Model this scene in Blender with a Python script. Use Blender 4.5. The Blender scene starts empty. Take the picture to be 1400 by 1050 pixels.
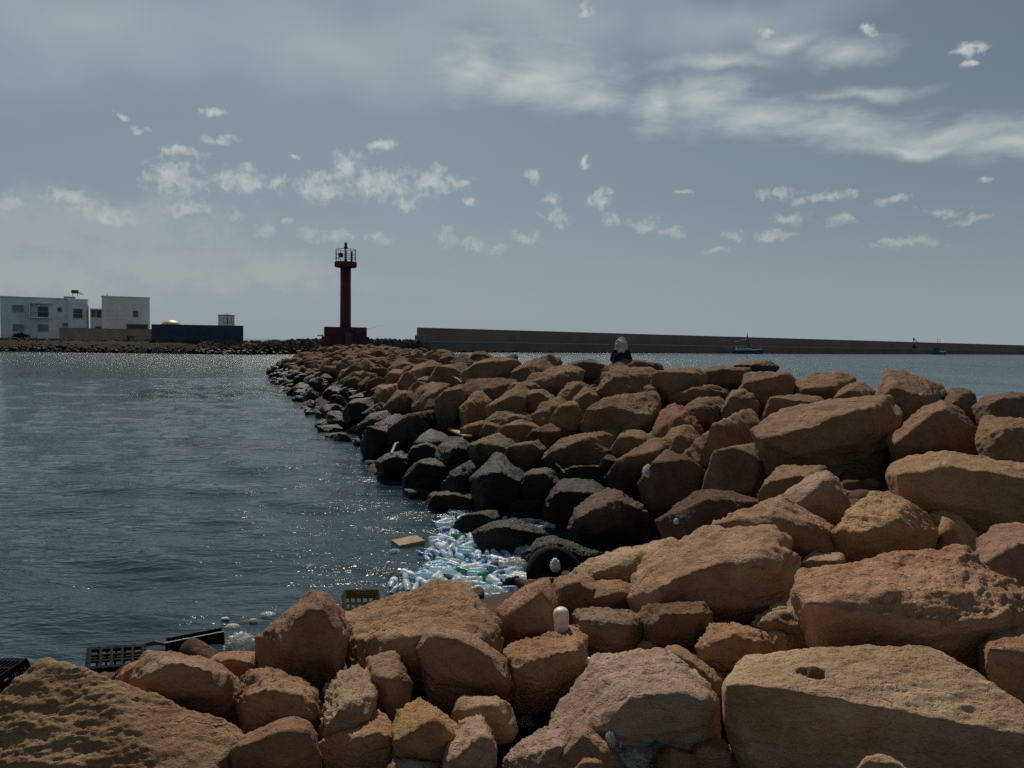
import bpy, bmesh, math, random
import numpy as np
from mathutils import Vector, Matrix, Euler
R = math.radians
random.seed(7); np.random.seed(7)
scn = bpy.context.scene
col = scn.collection

# ------------------------------------------------------------------ camera
CAM_H = 3.4
FPX = 1051.0                      # focal length in pixels of a 1400 px wide frame
PITCH, ROLL = math.atan(57/FPX), R(0.9)
cd = bpy.data.cameras.new('camera'); cam = bpy.data.objects.new('camera', cd); col.objects.link(cam)
cd.sensor_fit = 'HORIZONTAL'; cd.sensor_width = 36.0; cd.lens = 36.0*FPX/1400
cd.clip_start = 0.1; cd.clip_end = 30000
CM = Matrix.Rotation(R(90)-PITCH, 3, 'X') @ Matrix.Rotation(ROLL, 3, 'Z')
cam.matrix_world = Matrix.Translation((0, 0, CAM_H)) @ CM.to_4x4()
scn.camera = cam
def ray(px, py):
    return (CM @ Vector(((px-700)/FPX, -(py-525)/FPX, -1.0)))
def at(px, py, Y):                # the point at forward distance Y seen at a photograph pixel
    d = ray(px, py); return Vector((0, 0, CAM_H)) + d*(Y/d.y)
def on_z(px, py, z=0.0):
    d = ray(px, py); return Vector((0, 0, CAM_H)) + d*((z-CAM_H)/d.z)
def azel(px, py):
    d = ray(px, py).normalized(); return math.degrees(math.atan2(d.x, d.y)), math.degrees(math.asin(d.z))

# ------------------------------------------------------------------ light
SUN_EL, SUN_AZ = 48.0, -14.0       # degrees; azimuth measured from +Y (view direction) to +X
SKY_STRENGTH = 0.09
sd = bpy.data.lights.new('sun', 'SUN'); sun = bpy.data.objects.new('sun', sd); col.objects.link(sun)
sd.energy = 5.0; sd.angle = R(0.5); sd.color = (1.0, 0.93, 0.82)
sv = Vector((math.sin(R(SUN_AZ))*math.cos(R(SUN_EL)), math.cos(R(SUN_AZ))*math.cos(R(SUN_EL)), math.sin(R(SUN_EL))))
sun.rotation_euler = sv.to_track_quat('Z', 'Y').to_euler()
sun.location = (0, 0, 60)
scn.view_settings.view_transform = 'Standard'; scn.view_settings.look = 'None'
scn.view_settings.gamma = 1; scn.view_settings.use_curve_mapping = False
scn.view_settings.exposure = -0.55
scn.cycles.use_denoising = False
scn.cycles.max_bounces = 6; scn.cycles.diffuse_bounces = 4; scn.cycles.glossy_bounces = 3; scn.cycles.transparent_max_bounces = 12
scn.cycles.sample_clamp_direct = 7.0; scn.cycles.sample_clamp_indirect = 4.0; scn.cycles.caustics_reflective = False; scn.cycles.caustics_refractive = False

class NT:                          # small node-tree helper
    def __init__(s, tree): s.t = tree; s.t.nodes.clear()
    def n(s, typ, _in=None, **kw):
        nd = s.t.nodes.new(typ)
        for k, v in kw.items(): setattr(nd, k, v)
        for k, v in (_in or {}).items():
            sock = nd.inputs[k]
            if isinstance(v, bpy.types.NodeSocket): s.t.links.new(v, sock)
            else: sock.default_value = v
        return nd
    def m(s, op, a, b=0.0, c=0.0, clamp=False):
        return s.n('ShaderNodeMath', {0: a, 1: b, 2: c}, operation=op, use_clamp=clamp).outputs[0]
    def vm(s, op, a, b=(0, 0, 0), c=(0, 0, 0)):
        nd = s.n('ShaderNodeVectorMath', {0: a, 1: b}, operation=op)
        if op == 'MULTIPLY_ADD':
            if isinstance(c, bpy.types.NodeSocket): s.t.links.new(c, nd.inputs[2])
            else: nd.inputs[2].default_value = c
        return nd.outputs['Value'] if op in ('LENGTH', 'DOT_PRODUCT', 'DISTANCE') else nd.outputs[0]
    def noise(s, vec, scale, detail=4, rough=0.55, dist=0.0, dims='3D'):
        return s.n('ShaderNodeTexNoise', {'Vector': vec, 'Scale': scale, 'Detail': detail, 'Roughness': rough, 'Distortion': dist}, noise_dimensions=dims).outputs[0]
    def ramp(s, fac, lo, hi, a=0.0, b=1.0, kind='SMOOTHSTEP'):
        return s.n('ShaderNodeMapRange', {0: fac, 1: lo, 2: hi, 3: a, 4: b}, interpolation_type=kind).outputs[0]
    def mix(s, fac, a, b, blend='MIX'):
        nd = s.n('ShaderNodeMix', data_type='RGBA', blend_type=blend)
        for k, v in ((0, fac), (6, a), (7, b)):
            if isinstance(v, bpy.types.NodeSocket): s.t.links.new(v, nd.inputs[k])
            else: nd.inputs[k].default_value = v if k == 0 else (tuple(v)+(1,))[:4]
        return nd.outputs[2]

# ------------------------------------------------------------------ sky with clouds
def build_world():
    w = bpy.data.worlds.new('World'); scn.world = w; w.use_nodes = True
    T = NT(w.node_tree)
    sky = T.n('ShaderNodeTexSky', sky_type='NISHITA', sun_disc=False)
    sky.sun_elevation = R(SUN_EL); sky.sun_rotation = R(SUN_AZ)
    sky.altitude = 0; sky.air_density = 1.0; sky.dust_density = 1.2; sky.ozone_density = 1.5
    g = T.n('ShaderNodeTexCoord').outputs['Generated']
    x, y, z = T.n('ShaderNodeSeparateXYZ', {0: g}).outputs
    u = T.m('MULTIPLY', T.m('ARCTAN2', x, y), 57.2958); v = T.m('MULTIPLY', T.m('ARCSINE', z), 57.2958)
    uv = T.n('ShaderNodeCombineXYZ', {0: u, 1: v}).outputs[0]
    def field(blobs, warp, amount):
        wv = T.vm('MULTIPLY_ADD', T.n('ShaderNodeTexNoise', {'Vector': uv, 'Scale': warp, 'Detail': 3.0}).outputs['Color'], (amount,)*3, uv)
        wv = T.vm('SUBTRACT', wv, (amount/2,)*3)
        f = None
        for (px, py, rx, ry) in blobs:
            a, e = azel(px, py); k = 57.2958/FPX
            q = T.vm('MULTIPLY_ADD', wv, (1/(rx*k), 1/(ry*k), 0), (-a/(rx*k), -e/(ry*k), 0))
            l = T.m('SUBTRACT', 1.0, T.vm('LENGTH', q))
            f = l if f is None else T.n('ShaderNodeMath', {0: f, 1: l, 2: 0.25}, operation='SMOOTH_MAX').outputs[0]
        return f
    puffs = [(240,245,46,32),(300,188,26,8),(290,153,18,6),(192,180,12,8),(167,160,8,5),(250,208,28,7),(330,248,50,20),(343,228,12,10),(375,252,18,16),
             (475,235,26,30),(440,256,40,22),(520,252,66,26),(590,248,40,26),(628,256,22,9),(520,198,24,11),(556,278,20,10),(641,275,10,9),(404,219,10,5),
             (360,312,16,14),(424,320,24,13),(465,322,24,10),(320,292,14,10),(394,298,10,8),(521,326,20,8),(610,325,20,12),(648,333,22,12),(680,340,18,10),(718,326,26,12),
             (728,243,14,12),(750,272,16,12),(762,298,22,12),(818,276,20,16),(838,300,15,12),(880,308,22,12),(918,316,22,9),(800,223,9,8),(936,265,16,5),(1000,322,20,9),(980,346,18,7),
             (1066,264,30,10),(1120,272,52,9),(1075,302,28,10),(1150,300,26,7),(1222,276,26,6),(1290,288,26,6),(1330,300,20,6),(1240,333,46,9),(1060,325,30,7),
             (1325,66,22,9),(1322,88,12,6),(1046,50,11,8),(1190,44,10,5),(800,14,11,9),(1343,246,7,5),(95,272,40,14),(150,292,50,12),(258,285,34,16),(10,282,20,14)]
    f = field(puffs, 0.6, 1.7)
    tex = T.noise(uv, 1.5, 9, 0.64, 0.4)
    puff = T.ramp(T.m('ADD', f, T.m('MULTIPLY', T.m('SUBTRACT', tex, 0.5), 2.5)), -0.05, 0.95)
    # low bank above the houses
    bank = field([(120,300,200,46),(60,330,140,34),(220,350,190,40),(380,370,150,36),(40,380,160,46)], 0.12, 4.0)
    bank = T.m('MULTIPLY', T.ramp(T.m('ADD', bank, T.m('MULTIPLY', T.m('SUBTRACT', T.noise(uv, 0.5, 7, 0.6), 0.5), 1.7)), 0.0, 0.8), 0.5)
    # long wisps of cirrus upper right
    cir = [(650,85,70,40),(740,105,140,46),(810,125,60,34),(900,140,40,36),(960,135,95,40),(1040,165,110,32),(1150,178,130,24),(1280,178,150,22),(1390,185,90,24),
           (980,85,90,14),(1070,55,50,12),(1180,130,90,10),(1250,195,110,12),(1160,70,60,22)]
    suv = T.vm('MULTIPLY', uv, (0.35, 1.0, 1.0))
    cf = field(cir, 0.16, 3.0)
    cirr = T.ramp(T.m('ADD', cf, T.m('MULTIPLY', T.m('SUBTRACT', T.noise(T.n('ShaderNodeMapping', {'Vector': suv, 'Rotation': (0, 0, R(9))}).outputs[0], 0.55, 8, 0.66, 0.35), 0.5), 1.7)), -0.15, 1.35)
    cirr = T.m('MULTIPLY', cirr, 0.82)
    # thin veil everywhere, denser overhead
    pl = T.n('ShaderNodeCombineXYZ', {0: T.m('DIVIDE', x, T.m('MAXIMUM', T.m('ADD', z, 0.12), 0.05)), 1: T.m('DIVIDE', y, T.m('MAXIMUM', T.m('ADD', z, 0.12), 0.05))}).outputs[0]
    veil = T.ramp(T.noise(pl, 0.9, 6, 0.55, 0.6), 0.35, 0.75, 0.22, 0.48)
    # scattered clouds in the rest of the sky, outside this field of view
    els = T.ramp(T.noise(pl, 1.6, 8, 0.6), 0.56, 0.68)
    out = T.m('GREATER_THAN', T.m('ABSOLUTE', u), 45.0)
    els = T.m('MULTIPLY', T.m('MULTIPLY', els, out), 0.6)
    c = T.n('ShaderNodeHueSaturation', {'Saturation': 0.72, 'Value': 0.95, 'Color': sky.outputs[0]}).outputs[0]
    c = T.mix(veil, c, (6.0, 6.5, 6.9))
    c = T.mix(1.0, c, (0.61, 0.68, 0.70), 'MULTIPLY')
    c = T.mix(T.ramp(v, 0.0, 11.0, 0.85, 0.0), c, (4.7, 5.6, 6.25))
    vl = field([(120,20,300,110),(460,60,260,90),(720,20,240,70),(1000,20,200,50)], 0.1, 8.0)
    vl = T.m('MULTIPLY', T.ramp(T.m('ADD', vl, T.m('MULTIPLY', T.m('SUBTRACT', T.noise(suv, 0.3, 5, 0.5, 0.8), 0.5), 0.5)), -0.15, 1.2), 0.55)
    c = T.mix(vl, c, (7.2, 8.0, 8.3))
    c = T.mix(bank, c, (6.4, 7.0, 7.2))
    c = T.mix(cirr, c, (8.6, 9.5, 9.4))
    sh = T.ramp(T.noise(uv, 1.1, 5, 0.6), 0.3, 0.7)
    cl = T.mix(sh, (6.6, 7.2, 7.4), (9.2, 9.9, 9.7))
    c = T.mix(T.m('MULTIPLY', T.m('MAXIMUM', puff, els), T.ramp(v, 6.0, 16.0, 0.45, 0.85)), c, cl)
    bg = T.n('ShaderNodeBackground', {0: c, 1: SKY_STRENGTH})
    o = T.n('ShaderNodeOutputWorld', {0: bg.outputs[0]})
build_world()

# ------------------------------------------------------------------ helpers
def tag(o, label=None, cat=None, group=None, kind=None):
    if label: o['label'] = label
    if cat: o['category'] = cat
    if group: o['group'] = group
    if kind: o['kind'] = kind
    return o
def link(name, me, mat=None, parent=None, loc=(0, 0, 0), smooth=False):
    o = bpy.data.objects.new(name, me); col.objects.link(o)
    o.location = loc
    if parent is not None: o.parent = parent
    if mat is not None and not me.materials: me.materials.append(mat)
    if smooth: me.polygons.foreach_set('use_smooth', np.ones(len(me.polygons), bool))
    return o
def empty(name, loc, rz=0.0, rot=None):
    o = bpy.data.objects.new(name, None); col.objects.link(o); o.location = loc
    o.rotation_euler = rot if rot else (0, 0, rz); o.empty_display_size = 0.2
    return o
def np_mesh(name, v, f):
    me = bpy.data.meshes.new(name); v = np.asarray(v, np.float32); f = np.asarray(f, np.int32)
    me.vertices.add(len(v)); me.vertices.foreach_set('co', v.ravel())
    k = f.shape[1]; me.loops.add(f.size); me.loops.foreach_set('vertex_index', f.ravel())
    me.polygons.add(len(f)); me.polygons.foreach_set('loop_start', np.arange(0, f.size, k, dtype=np.int32))
    me.update(calc_edges=True); return me
class MB:                          # collects simple solids into one mesh
    def __init__(s): s.bm = bmesh.new()
    def box(s, c, size, rot=None, bev=0.0):
        r = bmesh.ops.create_cube(s.bm, size=1.0)['verts']
        M = Matrix.Translation(c) @ (rot.to_4x4() if rot is not None else Matrix.Identity(4)) @ Matrix.Diagonal((*size, 1))
        bmesh.ops.transform(s.bm, matrix=M, verts=r)
        if bev: bmesh.ops.bevel(s.bm, geom=list({e for v in r for e in v.link_edges}), offset=bev, segments=2, affect='EDGES', profile=0.6)
        return s
    def rod(s, a, b, r0, r1=None, seg=10):
        a, b = Vector(a), Vector(b); r1 = r0 if r1 is None else r1; d = b-a
        r = bmesh.ops.create_cone(s.bm, cap_ends=True, segments=seg, radius1=r0, radius2=r1, depth=d.length)['verts']
        bmesh.ops.transform(s.bm, matrix=Matrix.Translation((a+b)/2) @ d.to_track_quat('Z', 'Y').to_matrix().to_4x4(), verts=r); return s
    def lathe(s, prof, seg=24, M=None):
        rings = []
        for (r, z) in prof:
            rings.append([s.bm.verts.new((r*math.cos(2*math.pi*k/seg), r*math.sin(2*math.pi*k/seg), z)) for k in range(seg)])
        for a, b in zip(rings, rings[1:]):
            for k in range(seg): s.bm.faces.new((a[k], a[(k+1) % seg], b[(k+1) % seg], b[k]))
        s.bm.faces.new(list(reversed(rings[0]))); s.bm.faces.new(rings[-1])
        if M is not None: bmesh.ops.transform(s.bm, matrix=M, verts=[v for q in rings for v in q])
        return s
    def ring(s, c, r, t, seg=32, n=8):
        c = Vector(c); vs = [[s.bm.verts.new(c+Vector(((r+t*math.cos(2*math.pi*j/n))*math.cos(2*math.pi*k/seg), (r+t*math.cos(2*math.pi*j/n))*math.sin(2*math.pi*k/seg), t*math.sin(2*math.pi*j/n)))) for j in range(n)] for k in range(seg)]
        for k in range(seg):
            for j in range(n): s.bm.faces.new((vs[k][j], vs[(k+1) % seg][j], vs[(k+1) % seg][(j+1) % n], vs[k][(j+1) % n]))
        return s
    def prism(s, pts, z0, z1):     # outline in x,y extruded in z
        a = [s.bm.verts.new((p[0], p[1], z0)) for p in pts]; b = [s.bm.verts.new((p[0], p[1], z1)) for p in pts]
        n = len(pts)
        for k in range(n): s.bm.faces.new((a[k], a[(k+1) % n], b[(k+1) % n], b[k]))
        s.bm.faces.new(list(reversed(a))); s.bm.faces.new(b); return s
    def mesh(s, name):
        bmesh.ops.recalc_face_normals(s.bm, faces=s.bm.faces[:])
        me = bpy.data.meshes.new(name); s.bm.to_mesh(me); s.bm.free(); return me
    def build(s, name, mat, parent=None, loc=(0, 0, 0), smooth=False):
        return link(name, s.mesh(name), mat, parent, loc, smooth)

# gradient noise in numpy
_P = np.random.RandomState(3).permutation(256).astype(np.int64); _P = np.concatenate([_P, _P, _P])
_G = np.random.RandomState(4).normal(size=(256, 3)); _G /= np.linalg.norm(_G, axis=1)[:, None]
def perlin(p):
    p = np.asarray(p, float); i = np.floor(p).astype(np.int64); f = p-i; i &= 255
    w = f*f*f*(f*(f*6-15)+10); out = 0
    for dx in (0, 1):
        for dy in (0, 1):
            for dz in (0, 1):
                h = _P[_P[_P[(i[:, 0]+dx) & 255]+((i[:, 1]+dy) & 255)]+((i[:, 2]+dz) & 255)]
                g = (_G[h]*(f-np.array([dx, dy, dz]))).sum(1)
                out = out+g*np.where(dx, w[:, 0], 1-w[:, 0])*np.where(dy, w[:, 1], 1-w[:, 1])*np.where(dz, w[:, 2], 1-w[:, 2])
    return out*1.5
def fbm(p, n=4, ridged=False):
    a, s, o = 1.0, 0.0, 0.0
    for k in range(n):
        q = perlin(p*2.03**k+k*17.3)
        s = s+a*((0.5-np.abs(q))*1.6-0.35 if ridged else q); o += a; a *= 0.52
    return s/o
# ------------------------------------------------------------------ materials
MATS = {}
def mat(name):
    m = bpy.data.materials.new(name); m.use_nodes = True; MATS[name] = m; return m, NT(m.node_tree)
def finish(T, shader, disp=None):
    T.n('ShaderNodeOutputMaterial', {0: shader})
def simple(name, rgb, rough=0.6, var=0.12, scale=3.0, metal=0.0, bump=0.0, stain=None):
    m, T = mat(name); pos = T.n('ShaderNodeNewGeometry').outputs['Position']
    n = T.noise(pos, scale, 6, 0.6)
    c = T.mix(T.ramp(n, 0.3, 0.7), tuple(k*(1-var) for k in rgb), tuple(min(1, k*(1+var)) for k in rgb))
    if stain:
        n2 = T.noise(T.vm('MULTIPLY', pos, (1, 1, 0.35)), scale*0.7, 7, 0.65, 0.5)
        c = T.mix(T.m('MULTIPLY', T.ramp(n2, 0.52, 0.68), 0.6), c, stain)
    b = {'Base Color': c, 'Roughness': rough, 'Metallic': metal, 'Specular IOR Level': 0.12 if rough >= 0.85 else 0.4}
    if bump: b['Normal'] = T.n('ShaderNodeBump', {'Strength': 0.6, 'Distance': bump, 'Height': T.noise(pos, scale*8, 5, 0.65)}).outputs[0]
    finish(T, T.n('ShaderNodeBsdfPrincipled', b).outputs[0]); return m
def rock_mat(name, near=True):
    m, T = mat(name); geo = T.n('ShaderNodeNewGeometry'); pos = geo.outputs['Position']
    oi = T.n('ShaderNodeObjectInfo'); tint = oi.outputs['Color']
    rnd = oi.outputs['Random']
    p = T.vm('ADD', pos, T.n('ShaderNodeCombineXYZ', {0: T.m('MULTIPLY', rnd, 31.0), 1: T.m('MULTIPLY', rnd, 17.0)}).outputs[0])
    big = T.noise(p, 2.2, 6, 0.62, 0.6); mid = T.noise(p, 9.0, 6, 0.68, 0.3); fine = T.noise(p, 60.0, 5, 0.72)
    strata = T.noise(T.vm('MULTIPLY', p, (3.0, 3.0, 16.0)), 1.0, 6, 0.65, 0.8)
    c = T.mix(T.ramp(big, 0.32, 0.68), T.mix(1.0, tint, (0.80, 0.70, 0.64), 'MULTIPLY'), T.mix(1.0, tint, (1.15, 1.15, 1.12), 'MULTIPLY'))
    c = T.mix(T.m('MULTIPLY', T.ramp(mid, 0.45, 0.70), 0.5), c, T.mix(1.0, tint, (1.30, 1.28, 1.22), 'MULTIPLY'))
    c = T.mix(T.m('MULTIPLY', T.ramp(strata, 0.56, 0.74), 0.45), c, T.mix(1.0, tint, (0.72, 0.52, 0.42), 'MULTIPLY'))
    c = T.mix(T.m('MULTIPLY', T.ramp(fine, 0.30, 0.48, 1.0, 0.0), 0.35), c, T.mix(1.0, tint, (0.5, 0.44, 0.4), 'MULTIPLY'))
    # grey lichen crust and rusty patches with shapes of their own
    lich = T.noise(p, 4.5, 8, 0.72, 1.0)
    c = T.mix(T.m('MULTIPLY', T.ramp(lich, 0.60, 0.70), 0.45), c, T.mix(1.0, tint, (0.82, 1.02, 1.25), 'MULTIPLY'))
    # sea-wet, weed-dark band near the water
    z = T.n('ShaderNodeSeparateXYZ', {0: pos}).outputs[2]
    wl = T.m('ADD', z, T.m('MULTIPLY', T.m('SUBTRACT', T.noise(pos, 1.3, 5, 0.6), 0.5), -1.1))
    # the jetty's harbour side is splashed higher than the sheltered shore
    hi = T.ramp(T.n('ShaderNodeSeparateXYZ', {0: pos}).outputs[1], 11.0, 15.0, 0.0, 0.55)
    wl = T.m('SUBTRACT', wl, hi)
    wet = T.ramp(wl, 0.30, 1.05, 1.0, 0.0)
    c = T.mix(wet, c, T.mix(1.0, c, (0.20, 0.18, 0.17), 'MULTIPLY'))
    c = T.mix(T.m('MULTIPLY', T.ramp(wl, 0.05, 0.4, 1.0, 0.0), 0.6), c, (0.012, 0.014, 0.011))
    rough = T.m('SUBTRACT', 0.92, T.m('MULTIPLY', wet, 0.42))
    pits = T.n('ShaderNodeTexVoronoi', {'Vector': T.vm('MULTIPLY_ADD', T.n('ShaderNodeTexNoise', {'Vector': p, 'Scale': 14.0, 'Detail': 4.0}).outputs['Color'], (0.12,)*3, p), 'Scale': 26.0}).outputs['Distance']
    h = T.m('ADD', T.m('MULTIPLY', mid, 0.9), T.m('MULTIPLY', strata, 0.7))
    h = T.m('ADD', h, T.m('MULTIPLY', T.ramp(pits, 0.0, 0.35), 0.22))
    h = T.m('ADD', h, T.m('MULTIPLY', fine, 0.42))
    cv = T.n('ShaderNodeTexVoronoi', {'Vector': T.vm('MULTIPLY_ADD', T.n('ShaderNodeTexNoise', {'Vector': p, 'Scale': 3.0, 'Detail': 4.0}).outputs['Color'], (0.5,)*3, p), 'Scale': 1.7}, feature='DISTANCE_TO_EDGE').outputs['Distance']
    crack = T.m('MULTIPLY', T.ramp(cv, 0.004, 0.022, 1.0, 0.0), T.ramp(big, 0.46, 0.56))
    h = T.m('SUBTRACT', h, T.m('MULTIPLY', crack, 0.28))
    up = T.n('ShaderNodeSeparateXYZ', {0: geo.outputs['Normal']}).outputs[2]
    st = T.ramp(up, -0.2, 0.45, 0.6, 1.0)       # weathered tops are rougher than split faces
    nb = T.n('ShaderNodeBump', {'Strength': st, 'Distance': 0.05 if near else 0.09, 'Height': h}).outputs[0]
    finish(T, T.n('ShaderNodeBsdfPrincipled', {'Base Color': c, 'Roughness': rough, 'Normal': nb, 'Specular IOR Level': T.m('ADD', 0.12, T.m('MULTIPLY', wet, 0.10))}).outputs[0]); return m
ROCK = rock_mat('rock_sandstone'); ROCKF = rock_mat('rock_far', False)

def water_mat():
    m, T = mat('sea_water'); geo = T.n('ShaderNodeNewGeometry'); pos = geo.outputs['Position']
    x, y, z = T.n('ShaderNodeSeparateXYZ', {0: pos}).outputs
    p = T.n('ShaderNodeMapping', {'Vector': pos, 'Rotation': (0, 0, R(-14)), 'Scale': (0.55, 1.45, 1.0)}).outputs[0]
    n1 = T.noise(p, 1.1, 5, 0.62, 0.4); n2 = T.noise(p, 4.2, 3, 0.55, 0.3); n3 = T.noise(p, 13.0, 2, 0.5)
    gust = T.ramp(T.noise(T.vm('MULTIPLY', pos, (0.05, 0.016, 1)), 1.0, 4, 0.6), 0.32, 0.68, 0.55, 1.2)
    # a gust ruffling the harbour off the jetty's outer end
    gp = T.vm('LENGTH', T.vm('MULTIPLY', T.vm('SUBTRACT', pos, (-19.0, 47.0, 0.0)), (0.16, 0.13, 0.0)))
    gust = T.m('ADD', gust, T.m('MULTIPLY', T.ramp(T.m('ADD', gp, T.m('MULTIPLY', T.noise(pos, 0.35, 4, 0.6), 0.8)), 0.5, 1.5, 1.0, 0.0), 2.4))
    open_sea = T.ramp(y, 25.0, 120.0, 0.0, 1.0)
    h = T.m('ADD', T.m('MULTIPLY', n1, T.m('ADD', 0.26, T.m('MULTIPLY', open_sea, 0.95))), T.m('ADD', T.m('MULTIPLY', n2, 0.15), T.m('MULTIPLY', n3, T.m('ADD', 0.028, T.m('MULTIPLY', open_sea, 0.045)))))
    nb = T.n('ShaderNodeBump', {'Strength': 1.0, 'Distance': T.m('MULTIPLY', gust, 0.32), 'Height': h}).outputs[0]
    body = T.mix(T.ramp(T.noise(T.vm('MULTIPLY', pos, (0.06, 0.03, 1)), 1.0, 4, 0.6), 0.3, 0.7), (0.013, 0.030, 0.042), (0.021, 0.045, 0.055))
    body = T.mix(open_sea, body, (0.014, 0.042, 0.046))
    pr = T.n('ShaderNodeBsdfPrincipled', {'Base Color': body, 'Roughness': T.ramp(y, 15.0, 160.0, 0.05, 0.22), 'IOR': 1.333, 'Normal': nb})
    # breaking crests out on the open water
    fo = T.noise(T.n('ShaderNodeMapping', {'Vector': pos, 'Scale': (0.5, 0.9, 1)}).outputs[0], 1.0, 6, 0.66)
    fm = T.m('MULTIPLY', T.ramp(fo, 0.70, 0.74), T.ramp(y, 30.0, 90.0, 0.0, 1.0))
    foam = T.n('ShaderNodeBsdfDiffuse', {0: (0.75, 0.78, 0.78, 1)})
    finish(T, T.n('ShaderNodeMixShader', {0: fm, 1: pr.outputs[0], 2: foam.outputs[0]}).outputs[0]); return m
WATER = water_mat()
def plastic(name, rgb, alpha=0.5, rough=0.26):
    m, T = mat(name); pos = T.n('ShaderNodeTexCoord').outputs['Object']
    nb = T.n('ShaderNodeBump', {'Strength': 0.6, 'Distance': 0.01, 'Height': T.noise(pos, 28.0, 3, 0.6)}).outputs[0]
    p = T.n('ShaderNodeBsdfPrincipled', {'Base Color': (*rgb, 1), 'Roughness': rough, 'Normal': nb, 'IOR': 1.5, 'Specular IOR Level': 0.45})
    tl = T.n('ShaderNodeBsdfTranslucent', {0: (*(min(1, k*1.15) for k in rgb), 1)})
    p = T.n('ShaderNodeMixShader', {0: 0.3, 1: p.outputs[0], 2: tl.outputs[0]})
    t = T.n('ShaderNodeBsdfTransparent', {0: (*(0.75+0.25*k for k in rgb), 1)})
    finish(T, T.n('ShaderNodeMixShader', {0: alpha, 1: t.outputs[0], 2: p.outputs[0]}).outputs[0]); return m
PET = [plastic('clear_plastic', (0.66, 0.78, 0.84), 0.62), plastic('blue_clear_plastic', (0.46, 0.68, 0.80), 0.62), plastic('frosted_plastic', (0.80, 0.85, 0.87), 0.8, 0.3)]
PETG = plastic('green_plastic', (0.03, 0.36, 0.12), 0.75); PETB = plastic('blue_plastic', (0.06, 0.12, 0.5), 0.85)
FILM = plastic('plastic_film', (0.62, 0.64, 0.62), 0.6, 0.25)
CAPB = simple('blue_cap', (0.05, 0.16, 0.5), 0.4); CAPW = simple('white_cap', (0.75, 0.77, 0.78), 0.4)
LABELM = simple('paper_label', (0.62, 0.58, 0.5), 0.6, 0.3, 30); LABELB = simple('blue_label', (0.12, 0.2, 0.5), 0.5, 0.3, 30)
WHITE_WALL = simple('white_render', (0.72, 0.75, 0.78), 0.9, 0.06, 0.35, stain=(0.42, 0.43, 0.44), bump=0.01)
CREAM_WALL = simple('cream_render', (0.78, 0.77, 0.74), 0.9, 0.06, 0.35, stain=(0.46, 0.45, 0.43), bump=0.01)
TAN_WALL = simple('tan_masonry', (0.36, 0.27, 0.20), 0.95, 0.15, 0.8, stain=(0.24, 0.18, 0.14), bump=0.02)
BLUE_WALL = simple('blue_paint', (0.048, 0.068, 0.105), 0.9, 0.12, 0.5, stain=(0.07, 0.085, 0.11), bump=0.01)
RED_PAINT = simple('dull_red_paint', (0.078, 0.017, 0.03), 0.8, 0.18, 0.7, stain=(0.085, 0.025, 0.035), bump=0.01)
CONC = simple('quay_concrete', (0.20, 0.15, 0.135), 0.95, 0.15, 0.08, stain=(0.13, 0.115, 0.115), bump=0.03)
CONC_L = simple('pale_concrete', (0.34, 0.31, 0.29), 0.95, 0.12, 0.2)
GOLD = simple('gold_dome', (0.42, 0.35, 0.24), 0.45, 0.1, 1.0, metal=0.1)
DARKM = simple('dark_metal', (0.03, 0.03, 0.035), 0.55); IRON = simple('rusty_iron', (0.10, 0.06, 0.05), 0.7)
SHUTTER = simple('grey_shutter', (0.20, 0.22, 0.24), 0.7); GLASS = simple('dark_window_glass', (0.02, 0.025, 0.03), 0.12)
BLACKP = simple('black_plastic', (0.008, 0.008, 0.009), 0.86, 0.3, 8, bump=0.002)
YELLOWP = simple('yellow_plastic', (0.32, 0.22, 0.05), 0.6, 0.25, 8)
WOOD = simple('weathered_wood', (0.34, 0.24, 0.15), 0.9, 0.25, 14, bump=0.006); STICKM = simple('bleached_driftwood', (0.38, 0.33, 0.27), 0.9, 0.2, 20)
FOAMW = simple('white_foam', (0.66, 0.66, 0.64), 0.8, 0.1, 12, bump=0.004); CREAMP = simple('cream_plastic', (0.62, 0.56, 0.47), 0.45, 0.05, 10)
SKIN = simple('skin', (0.22, 0.12, 0.08), 0.6); NAVY = simple('navy_cloth', (0.014, 0.016, 0.032), 0.9, 0.3, 10); GREYC = simple('pale_grey_cloth', (0.50, 0.49, 0.46), 0.95, 0.25, 18, bump=0.01)
JEANS = simple('blue_cloth', (0.022, 0.05, 0.15), 0.9, 0.2, 12); DARKC = simple('dark_cloth', (0.03, 0.03, 0.035), 0.9, 0.2, 10); HAIR = simple('dark_hair', (0.01, 0.008, 0.007), 0.6)
TEAL = simple('teal_net', (0.02, 0.16, 0.15), 0.7); GREENL = simple('green_leaf', (0.05, 0.12, 0.03), 0.6, 0.3, 30)
HULLB = simple('blue_hull', (0.04, 0.08, 0.18), 0.6, 0.15, 0.6, stain=(0.09, 0.08, 0.09)); BOATW = simple('boat_white', (0.5, 0.54, 0.58), 0.6, 0.1, 1.0)
SHRUB = simple('shrub_leaf', (0.03, 0.05, 0.03), 0.8, 0.3, 2.0); EARTH = simple('dark_rubble', (0.07, 0.05, 0.04), 1.0, 0.3, 2.0, bump=0.05)
LAND = simple('shore_earth', (0.032, 0.027, 0.023), 1.0, 0.4, 0.4, stain=(0.02, 0.018, 0.016), bump=0.12)
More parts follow.
